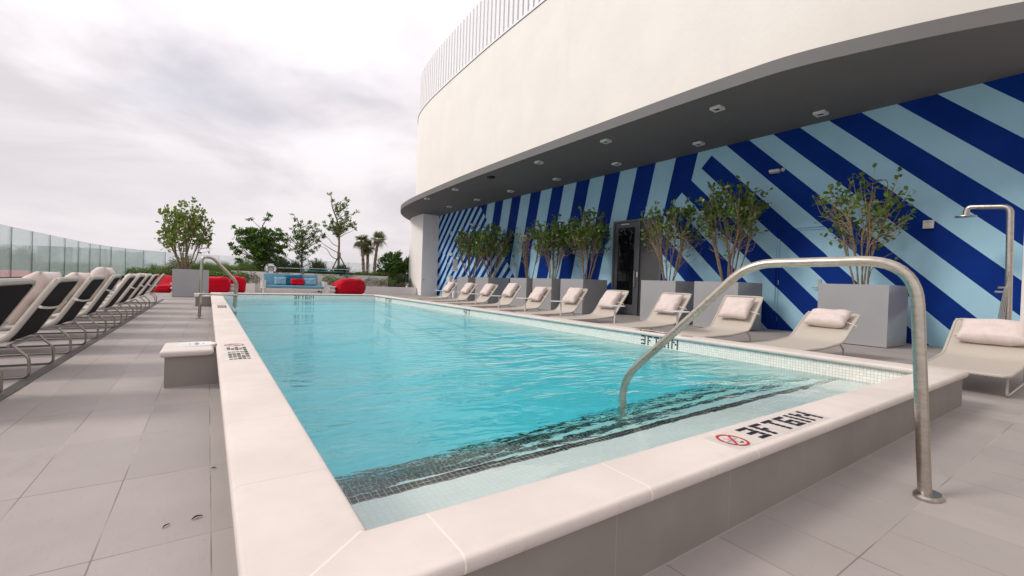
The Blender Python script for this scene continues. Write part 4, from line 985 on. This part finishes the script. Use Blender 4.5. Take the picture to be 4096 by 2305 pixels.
clumptree('small_tree', 'tallest slender tree, held up by timber braces', 6.28, 27, .85, [(0, 0, -.1), (-.03, 0, 1.2), (-.04, 0, 2.3), (-.15, 0, 3.2), (-.45, 0, 4.0), (-.55, 0, 4.7)], (-.05, 0, 3.35, .9, .6, 1.2), 62, .18, 30, 'leafmid', 33, .12, .075, bark='bark', flat=.6, shell=.4, extra=[(-.6, 0, 4.75), (.25, 0, 4.6), (.42, 0, 4.5), (.95, 0, 3.95), (.85, 0, 2.9), (-.95, 0, 2.35), (-1.15, 0, 2.05), (-1.1, 0, 1.75), (.15, 0, 4.25), (.35, 0, 4.2), (.75, 0, 3.8)])
clumptree('broadleaf_bush', 'rounded dark green bush left of the white pier', 9.55, 26.6, .6, [(0, 0, -.1), (0, 0, .4), (.1, 0, 1.0)], (.1, 0, .95, 1.4, .7, 1.0), 170, .27, 80, 'leafdark', 34, .11, .05, 'bush', shell=.2, thr=-.4, extra=[(-.95, 0, 1.45), (-.6, 0, 1.6), (.9, 0, 1.6)])
# timber braces
br_ = thing('tree_brace', 'three green timber props tied to the trunk of the tallest tree', 'tree brace', (6.28, 27, .85))
for (dx, dy) in ((-.55, -.1), (.62, -.25), (.0, .45), (-.12, -.35)): under(MB().tube([(6.26, 27-.03, 2.15), (6.28+dx, 27+dy, .9)], .035, 6), 'prop', M['wood'], br_)
under(MB().tube([(6.27, 27, 1.95), (6.26, 27, 2.28)], .10, 10), 'collar', M['bark'], br_)

def fan(b, p, d, rn, size, n=16, wdt=.05, droop=.25):
    """one fan leaf: narrow blades spreading from the stalk end"""
    d = d.normalized(); s = d.cross(Vector((0, 0, 1)));
    if s.length < .1: s = Vector((1, 0, 0))
    s = s.normalized(); u = s.cross(d).normalized()
    for k in range(n):
        a = -1.9+3.8*k/(n-1)+rn.uniform(-.05, .05); e = (d*cos(a)+s*sin(a)+u*.15).normalized(); L2 = size*(.75+.25*cos(a))*rn.uniform(.85, 1.1)
        q = p+e*L2*.6; t_ = p+e*L2+Vector((0, 0, -droop*L2)); w_ = e.cross(u).normalized()*wdt*.5; o = len(b.v)
        b.v += [tuple(p), tuple(q+w_), tuple(t_), tuple(q-w_)]; b.f.append((o, o+1, o+2, o+3)); b.mi.append(0)
def palm(x, y, z0, H, lean, seed, lab):
    rn = random.Random(seed); o = thing('palm_tree', lab, 'palm', (x, y, z0), group='three short fan palms')
    pts = smoothpath([Vector((0, 0, -.05)), Vector((lean*.35, 0, H*.5)), Vector((lean, 0, H))], 9); rs = [(.105 if i % 2 else .085)*(1-.25*i/len(pts)) for i in range(len(pts))]
    tb = MB(); tb.tube(pts, rs, 9)
    for k in range(60):
        i = rn.randrange(len(pts)-1); a = rn.uniform(0, 2*pi); p = pts[i]+Vector((cos(a), sin(a), 0))*.085; q = p+Vector((cos(a)*.05, sin(a)*.05, rn.uniform(.08, .16))); w_ = Vector((-sin(a), cos(a), 0))*.02
        oo = len(tb.v); tb.v += [tuple(p-w_), tuple(p+w_), tuple(q)]; tb.f.append((oo, oo+1, oo+2)); tb.mi.append(0)
    tb.build('trunk', M['palmtrunk'], parent=o, recalc=False)
    b = MB(); top = Vector((lean, 0, H)); st = MB()
    for k in range(26):
        a = rn.uniform(0, 2*pi); el = rn.uniform(-1.2, 1.35); d = Vector((cos(a)*cos(el), sin(a)*cos(el), sin(el))); e = top+d*rn.uniform(.14, .28)
        st.tube([top, e], .008, 4); fan(b, e, d, rn, rn.uniform(.34, .48), 19, .036, .35 if el < .5 else .12)
    b.build('fronds', M['leafpalm'], parent=o, recalc=False); st.build('stalks', M['leafpalm'], parent=o); return o
palm(7.62, 26.6, .85, 2.2, -.22, 41, 'left one of the three short fan palms, leaning left')
palm(7.90, 26.9, .85, 1.85, .0, 42, 'shortest and middle one of the three fan palms')
palm(8.20, 26.6, .85, 2.35, .22, 43, 'right one of the three short fan palms, with the tallest crown')
def spiky(x, y, z0, h, r_, n, lm, seed, lab, name='palmetto', grp=None, fans=False):
    rn = random.Random(seed); o = thing(name, lab, 'palmetto', (x, y, z0), group=grp); b = MB()
    for k in range(n):
        a = rn.uniform(0, 2*pi); el = rn.uniform(.15, 1.45); d = Vector((cos(a)*cos(el)*r_/h, sin(a)*cos(el)*r_/h, sin(el)))
        if fans: fan(b, Vector((0, 0, .05))+d*h*.55, d, rn, h*.5, 13, .04, .25)
        else:
            p = Vector((rn.uniform(-.25, .25)*r_, rn.uniform(-.25, .25)*r_, 0)); L2 = h*rn.uniform(.75, 1.05); q = p+d*L2*.55; t_ = p+d*L2+Vector((d.x, d.y, -.1))*.08; w_ = Vector((-sin(a), cos(a), 0))*.022; oo = len(b.v)
            b.v += [tuple(p-w_*.6), tuple(p+w_*.6), tuple(q+w_), tuple(t_), tuple(q-w_)]; b.f.append((oo, oo+1, oo+2, oo+3, oo+4)); b.mi.append(0)
    b.build('leaves', M[lm], parent=o, recalc=False); return o
GA = 'spiky palmettos in the raised bed'
for x, y, h, r_, lab, sd in ((3.2, 26.0, 1.05, .75, 'spiky blue green palmetto right of the dense tree', 51), (4.95, 26.1, 1.05, .75, 'spiky palmetto behind the right half of the blue sofa', 52), (6.2, 25.95, .85, .7, 'spiky palmetto at the foot of the tallest tree', 53), (3.85, 26.3, .9, .6, 'spiky palmetto right behind the sofa back', 54)):
    spiky(x, y, .85, h, r_, 420, 'leafagave', sd, lab, grp=GA)
spiky(-1.0, 25.6, .45, 1.35, 1.0, 26, 'leafpalm', 55, 'drooping fan palmetto behind the lone grey planter', fans=True, name='fan_palmetto')
spiky(9.4, 25.2, .4, .85, .8, 26, 'leafagave', 56, 'grey green fan palmetto in the low bed beside the white pier', fans=True, name='fan_palmetto')

# hedges: leaf shells filled with leaves
def hedge(name, lab, cat, x0, x1, y0, y1, z0, z1, n, lm, seed, leafL=.06, grp=None, rough=.18, spr=2.2, stems=False, kind=None):
    rn = random.Random(seed); ox, oy = (x0+x1)/2, (y0+y1)/2; o = thing(name, lab, cat, (ox, oy, z0), group=grp); b = MB(); k = 0
    while k < n:
        x, y, t_ = rn.uniform(x0, x1), rn.uniform(y0, y1), rn.random()**.55
        topz = z1+rough*mn.noise(Vector((x*spr, y*spr, seed)))*1.6+rough*.5*mn.noise(Vector((x*spr*3, y*spr*3, seed+5)))
        ed = min(x-x0, x1-x, y-y0+.15, y1-y)/.25; topz -= max(0, 1-ed)*.10
        z = z0+(topz-z0)*t_; p = Vector((x-ox, y-oy, z-z0)); d = (rv(rn)+Vector((0, -.2, .5))).normalized(); L2 = leafL*rn.uniform(.6, 1.3)
        leafquad(b, p, d, Vector((0, 0, 1))+rv(rn), L2, L2*.6, False); k += 1
    b.build('foliage', M[lm], parent=o, recalc=False)
    st = MB()
    for k in range(int((x1-x0)*14)):
        x, y = rn.uniform(x0+.05, x1-.05)-ox, rn.uniform(y0+.05, y1-.05)-oy; st.tube([(x, y, 0), (x+rn.uniform(-.12, .12), y+rn.uniform(-.1, .1), (z1-z0)*rn.uniform(.55, .95))], .005, 4)
    st.build('stems', M['bark'], parent=o); return o
# beds and walls
lw = thing('low_planter_wall', 'low white rendered planter wall behind the red bean bags on the left', 'planter wall', (0, 24.9, 0))
b = MB(); b.box((-3.3, 24.3, 0), (1.85, 24.42, .41)); b.box((1.73, 24.42, 0), (1.85, 25.6, .41)); under(b, 'wall', M['white_stucco'], lw)
under(MB().box((-3.2, 24.42, .02), (1.73, 25.6, .35)), 'soil', M['soil'], lw)
lw = thing('low_planter_wall', 'low white rendered planter wall running to the white pier on the right', 'planter wall', (8.2, 24.6, 0))
b = MB(); b.box((6.9, 23.9, 0), (9.84, 24.02, .41)); b.box((4.9, 24.5, 0), (6.9, 24.62, .40)); b.box((6.9, 24.02, 0), (7.02, 24.62, .41)); under(b, 'wall', M['white_stucco'], lw)
under(MB().box((4.9, 24.62, .02), (9.86, 25.6, .345)), 'soil', M['soil'], lw); under(MB().box((7.02, 24.02, .02), (9.84, 24.62, .345)), 'soil', M['soil'], lw)
uw = thing('raised_bed_wall', 'long white rendered wall holding the raised planting bed behind the sofa', 'planter wall', (4, 25.7, 0))
under(MB().box((.9, 25.61, 0), (8.75, 25.74, 1.0)), 'wall', M['white_stucco'], uw)
under(MB().box((-2.4, 25.75, -.0), (.9, 27.5, .78)), 'soil', M['soil'], uw); under(MB().box((.9, 25.745, .0), (9.85, 28.2, .9)), 'soil', M['soil'], uw)
hedge('hedge', 'clipped bright green hedge behind the red bean bags on the left', 'hedge', -2.9, 1.6, 24.4, 25.5, .35, .92, 9000, 'leafhedge', 61, .062, rough=.10)
hedge('dry_shrub', 'brownish sparse shrub at the right end of the left hedge', 'shrub', 1.5, 2.1, 24.6, 25.4, .35, .88, 900, 'leafdry', 62, .05)
hedge('low_shrub', 'small mixed green shrub just right of the sofa back', 'shrub', 5.0, 5.9, 24.7, 25.4, .35, .86, 1500, 'leafmid', 63, .05)
hedge('low_shrub', 'low green shrub behind the right hand red bean bag', 'shrub', 5.9, 7.0, 24.7, 25.4, .35, .74, 1500, 'leafhedge', 64, .05)
hedge('dry_shrub', 'dry brown shrub right of the red bean bag in the low bed', 'shrub', 7.0, 8.2, 24.3, 25.2, .35, .80, 1400, 'leafdry', 65, .045)
hedge('low_shrub', 'thin green shrub in the low bed between the dry one and the fan palmetto', 'shrub', 8.1, 8.9, 24.4, 25.2, .35, .82, 1000, 'leafmid', 66, .05)
hedge('dry_shrub', 'reddish dry shrub against the white pier', 'shrub', 8.9, 9.8, 24.15, 24.9, .35, .66, 1000, 'leafdry', 67, .045)
def ground(name, x0, x1, y0, y1, z0, z1, n, lm, seed, leafL, blade=False):
    rn = random.Random(seed); b = MB()
    for k in range(n):
        x, y = rn.uniform(x0, x1), rn.uniform(y0, y1); h = (z1-z0)*(.6+.5*mn.noise(Vector((x*1.5, y*1.5, seed))))
        if blade:
            a = rn.uniform(0, 2*pi); L2 = h*rn.uniform(.7, 1.3); q = Vector((x+cos(a)*L2*.25, y+sin(a)*L2*.25, z0+L2)); w_ = .008; o = len(b.v)
            b.v += [(x-w_, y, z0), (x+w_, y, z0), tuple(q)]; b.f.append((o, o+1, o+2)); b.mi.append(0)
        else: leafquad(b, Vector((x, y, z0+h*rn.random()**.6)), (rv(rn)+Vector((0, 0, .4))).normalized(), Vector((0, 0, 1))+rv(rn), leafL*rn.uniform(.6, 1.3), leafL*.6, False)
    return tag(b.build(name, M[lm], recalc=False), kind='stuff')
ground('ground_cover', .9, 9.8, 25.8, 27.6, .9, 1.28, 14000, 'leafground', 71, .075)
ground('tall_grass', -.9, 2.0, 26.0, 27.2, .8, 1.62, 5000, 'leafmid', 72, .05, True)
ground('bed_grass', -2.3, 9.7, 26.6, 28.0, .8, 1.35, 6000, 'leafground', 73, .05, True)

# ================================================================== LOUNGE FURNITURE
def beanbag(x, y, wx, wy, h, rz, seed, lab, back=.6):
    """soft cube-like seat with one raised side"""
    o = thing('bean_bag', lab, 'bean bag', (x, y, 0), rz, group='red bean bag seats'); n = 14; b = MB(); vs = []; fs = []
    bm = bmesh.new(); bmesh.ops.create_cube(bm, size=2); bmesh.ops.subdivide_edges(bm, edges=bm.edges[:], cuts=15, use_grid_fill=True)
    for v in bm.verts:
        p = v.co; q = p.copy(); l = (abs(p.x)**6+abs(p.y)**6+abs(p.z)**6)**(1/6); q = p/l
        hh = h*(1-(1-back)*max(0, min(1, (-q.y+.3)/1.0)))*(1-.05*q.x*q.x)
        bulge = 1+.08*(1-q.z*q.z); nz = mn.noise(Vector((q.x*1.3+seed, q.y*1.3, q.z*1.3)))*.07+mn.noise(Vector((q.x*2.4+seed, q.y*2.4, q.z*5)))*.035
        v.co = Vector((q.x*wx/2*bulge, q.y*wy/2*bulge, (q.z+1)/2*hh))*(1+nz)
        if v.co.z < .03: v.co.z = .0
    me = bpy.data.meshes.new('cover'); bm.to_mesh(me); bm.free(); me.materials.append(M['red']); me.polygons.foreach_set('use_smooth', [True]*len(me.polygons))
    c = bpy.data.objects.new('cover', me); C.objects.link(c); c.parent = o
    s_ = MB(); 
    pth = [(-wx*.50, -wy*.15, h*.30), (-wx*.46, -wy*.12, h*.62), (-wx*.30, -wy*.1, h*.83), (0, -wy*.08, h*.865), (wx*.30, -wy*.1, h*.83), (wx*.46, -wy*.12, h*.62), (wx*.50, -wy*.15, h*.30)]
    return o
beanbag(-1.40, 22.9, 1.15, 1.0, .70, R(35), 1, 'red bean bag seat partly hidden between the last lounger and the grey planter', .45)
beanbag(.33, 22.8, .86, .90, .72, R(180), 2, 'red bean bag seat right of the lone grey planter, back towards the viewer', .75)
beanbag(1.08, 23.2, .60, .62, .74, R(180), 3, 'red bean bag seat behind the steel grab rails, left of the sofa', .8)
beanbag(5.80, 22.9, 1.36, 1.0, .80, R(200), 4, 'large red bean bag seat right of the blue sofa', .7)
def stool(x, y, lab):
    o = thing('zigzag_stool', lab, 'side table', (x, y, 0), R(20), group='white zigzag stacked pedestal tables')
    b = MB(); pr3 = [(.11, 0)]; 
    for k in range(5): pr3.append((.19 if k % 2 else .09, .03+.09*(k)))
    pr3 = [(.17, .0), (.17, .02), (.08, .10), (.17, .18), (.17, .20), (.08, .28), (.18, .37), (.18, .40)]
    vs = []
    b.lathe((0, 0, 0), [(r_*1.2, z) for r_, z in pr3], 4); b.build('pedestal', M['tablew'], parent=o); return o
stool(.90, 22.6, 'white zigzag pedestal table between two red bean bags left of the grab rails')
stool(-1.05, 22.3, 'white zigzag pedestal table at the left side of the lone grey planter')
stool(4.98, 22.5, 'white zigzag pedestal table between the sofa and the large red bean bag')
# sofa
sf = thing('outdoor_sofa', 'white wooden outdoor sofa with sky blue seat and back cushions', 'sofa', (3.33, 22.75, 0))
x0, x1, y0, y1 = 1.98, 4.68, 22.3, 23.2
for xa in (x0, x1-.14):
    b = MB()
    for k in range(3): b.box((xa, y0, .24+.115*k), (xa+.14, y1, .24+.115*k+.108))
    b.box((xa, y0, 0), (xa+.09, y0+.09, .238)); b.box((xa, y1-.1, 0), (xa+.09, y1, .238)); b.box((xa-.012, y0-.01, .586), (xa+.152, y1, .61))
    under(b, 'arm', M['tablew'], sf, bevel=.006)
b = MB(); b.box((x0+.141, y0+.02, .18), (x1-.141, y0+.07, .27)); b.box((x0+.141, y1-.07, .18), (x1-.141, y1-.02, .27)); b.box((x0+.141, y0+.071, .2), (x1-.141, y1-.071, .255))
for xx in (2.75, 3.3, 3.9): b.box((xx, y0+.03, 0), (xx+.08, y0+.09, .179))
under(b, 'seat_frame', M['tablew'], sf, bevel=.005)
b = MB()
for k in range(4): b.box((x0+.141, y1-.04, .30+.125*k), (x1-.141, y1-.015, .30+.125*k+.11))
under(b, 'back_slats', M['tablew'], sf)
for xa, xb in ((x0+.15, 3.33), (3.34, x1-.15)):
    under(MB().box((xa, y0+.0, .275), (xb, y1-.2, .40)), 'seat_cushion', M['skyblue'], sf, bevel=.035, seg=4, smooth=True)
for xa, xb in ((x0+.10, 3.22), (3.24, x1-.30)):
    o = MB().box((-(xb-xa)/2, -.06, 0), ((xb-xa)/2, .06, .56)).build('back_cushion', M['skyblue'], parent=sf, bevel=.04, seg=4, smooth=True); o.location = ((xa+xb)/2-3.33, .27, .36); o.rotation_euler = (R(-9), 0, 0)
def scatter(x, y, z, w, h, mm, lab, rz=0, tilt=12, roll=0, sd=1):
    o = cushion(w, h, .17, sd).build('scatter_cushion', M[mm], recalc=False); finish_cushion(o); tag(o, lab, 'cushion', 'scatter cushions on the blue sofa')
    o.rotation_euler = (R(-tilt), R(roll), R(90+rz)); o.rotation_mode = 'XYZ'
    o.matrix_world = Matrix.Translation((x, y, z)) @ Matrix.Rotation(R(rz), 4, 'Z') @ Matrix.Rotation(R(-tilt), 4, 'X') @ Matrix.Rotation(R(roll), 4, 'Y') @ Matrix.Rotation(R(90), 4, 'Z'); return o
scatter(2.74, 22.78, .59, .50, .38, 'paleblue', 'pale blue cushion at the left end of the sofa', 0, 14, 0, 3)
scatter(3.33, 22.90, .66, .78, .50, 'teal', 'large teal cushion leaning behind the red one', 0, 14, -4, 4)
scatter(3.44, 22.66, .565, .60, .32, 'red', 'bright red cushion in the middle of the sofa', 0, 16, 0, 5)
scatter(4.02, 22.80, .585, .54, .36, 'paleblue', 'pale blue cushion at the right end of the sofa', 0, 14, -5, 6)
# life ring on post with rescue pole rack
lr = thing('life_ring', 'white life ring with blue bands hanging beside the pole rack', 'life ring', (2.62, 25.45, 1.15))
def torus(b, R_, r_, a0, a1, n=24, c=(0, 0, 0)):
    b.tube([(c[0]+cos(a0+(a1-a0)*i/n)*R_, c[1], c[2]+sin(a0+(a1-a0)*i/n)*R_) for i in range(n+1 if a1-a0 < 6.2 else n)], r_, 12, closed=a1-a0 > 6.2)
b = MB(); torus(b, .19, .06, 0, 2*pi, 32); b.build('ring', M['plastic'], parent=lr, smooth=True)
for a in (.78, 2.36, 3.9, 5.5): b = MB(); torus(b, .19, .063, a-.13, a+.13, 5); b.build('band', M['blueband'], parent=lr, smooth=True)
b = MB(); torus(b, .285, .008, 1.2, 5.6, 26); b.tube([(-.1, -.02, -.1), (.0, -.03, .02), (.1, -.02, -.08), (.02, -.03, -.15)], .012, 6); b.build('rope', M['plastic'], parent=lr)
MB().box((-.09, .065, -.25), (.09, .10, .12)).build('bracket', M['signplate'], parent=lr)
rk = thing('pole_rack', 'pair of grey posts holding long rescue poles behind the sofa', 'pole rack', (5.2, 25.5, 0))
for xx in (4.12, 6.37): under(MB().box((xx-.05, 25.5, .4), (xx+.05, 25.55, 1.3)), 'post', M['greypost'], rk); under(MB().box((xx-.055, 25.40, 1.19), (xx+.055, 25.499, 1.215)), 'hook', M['greypost'], rk)
rp = tag(MB().tube([(2.9, 25.44, 1.225), (7.65, 25.44, 1.31)], .014, 8).build('rescue_pole', M['tablew'], smooth=True), 'long white rescue pole resting on the rack hooks', 'pole')
rp = thing('net_pole', 'turquoise and white pole on the rack below the long white one', 'pole', (5, 25.44, 1.1))
under(MB().tube([(4.0, 25.44, 1.135), (6.45, 25.44, 1.135)], .016, 8), 'sleeve', M['cyanpole'], rp, smooth=True); under(MB().tube([(6.451, 25.44, 1.135), (6.8, 25.44, 1.13)], .011, 8), 'end', M['tablew'], rp, smooth=True)
tag(MB().tube([(3.98, 25.42, .96), (3.98, 25.42, 1.34)], .018, 8).build('short_post', M['greypost'], smooth=True), 'short dark grey post at the left end of the turquoise pole', 'post')
wn = thing('warning_flag', 'tiny red and yellow flag showing above the bed grass', 'flag', (5.55, 27.8, 1.5)); under(MB().box((5.52, 27.8, 1.60), (5.62, 27.81, 1.69)), 'red_half', M['red_tile'], wn); 
m_, g_, b_ = material('yellow_cloth'); b_.inputs['Base Color'].default_value = (.8, .55, .05, 1); under(MB().box((5.54, 27.8, 1.53), (5.62, 27.81, 1.598)), 'yellow_half', m_, wn); under(MB().tube([(5.63, 27.805, .9), (5.63, 27.805, 1.69)], .006, 5), 'stick', M['greypost'], wn)
# litter on the deck
lm_ = basic('dead_leaf', (.04, .028, .032), .95, spec=0)
def litter(x, y, l, w_, a, lab, curl=.0035):
    b = MB(); n = 7; vs = []
    for i in range(n):
        t_ = i/(n-1); ww_ = w_*sin(pi*min(.98, max(.02, t_))); z = .004+curl*sin(pi*t_)
        yy = .07*l*sin(pi*t_); vs += [(t_*l, yy-ww_/2, z+.001), (t_*l, yy, z-.002), (t_*l, yy+ww_/2, z+.001)]
    fs = []
    for i in range(n-1): fs += [(3*i, 3*i+1, 3*i+4, 3*i+3), (3*i+1, 3*i+2, 3*i+5, 3*i+4)]
    o = b.add(vs, fs).build('dead_leaf', lm_, recalc=False); o.location = (x, y, 0); o.rotation_euler = (0, 0, a); return tag(o, lab, 'leaf')
litter(-.03, 1.90, .036, .012, .5, 'dark curled dead leaf on the deck tiles near the pool wall')
litter(-.11, 1.885, .03, .006, .9, 'small twisted brown leaf scrap left of the dark dead leaf', .002)
litter(.03, 2.36, .018, .009, .2, 'tiny brown leaf scrap on the deck tile beside the pool wall', .002)
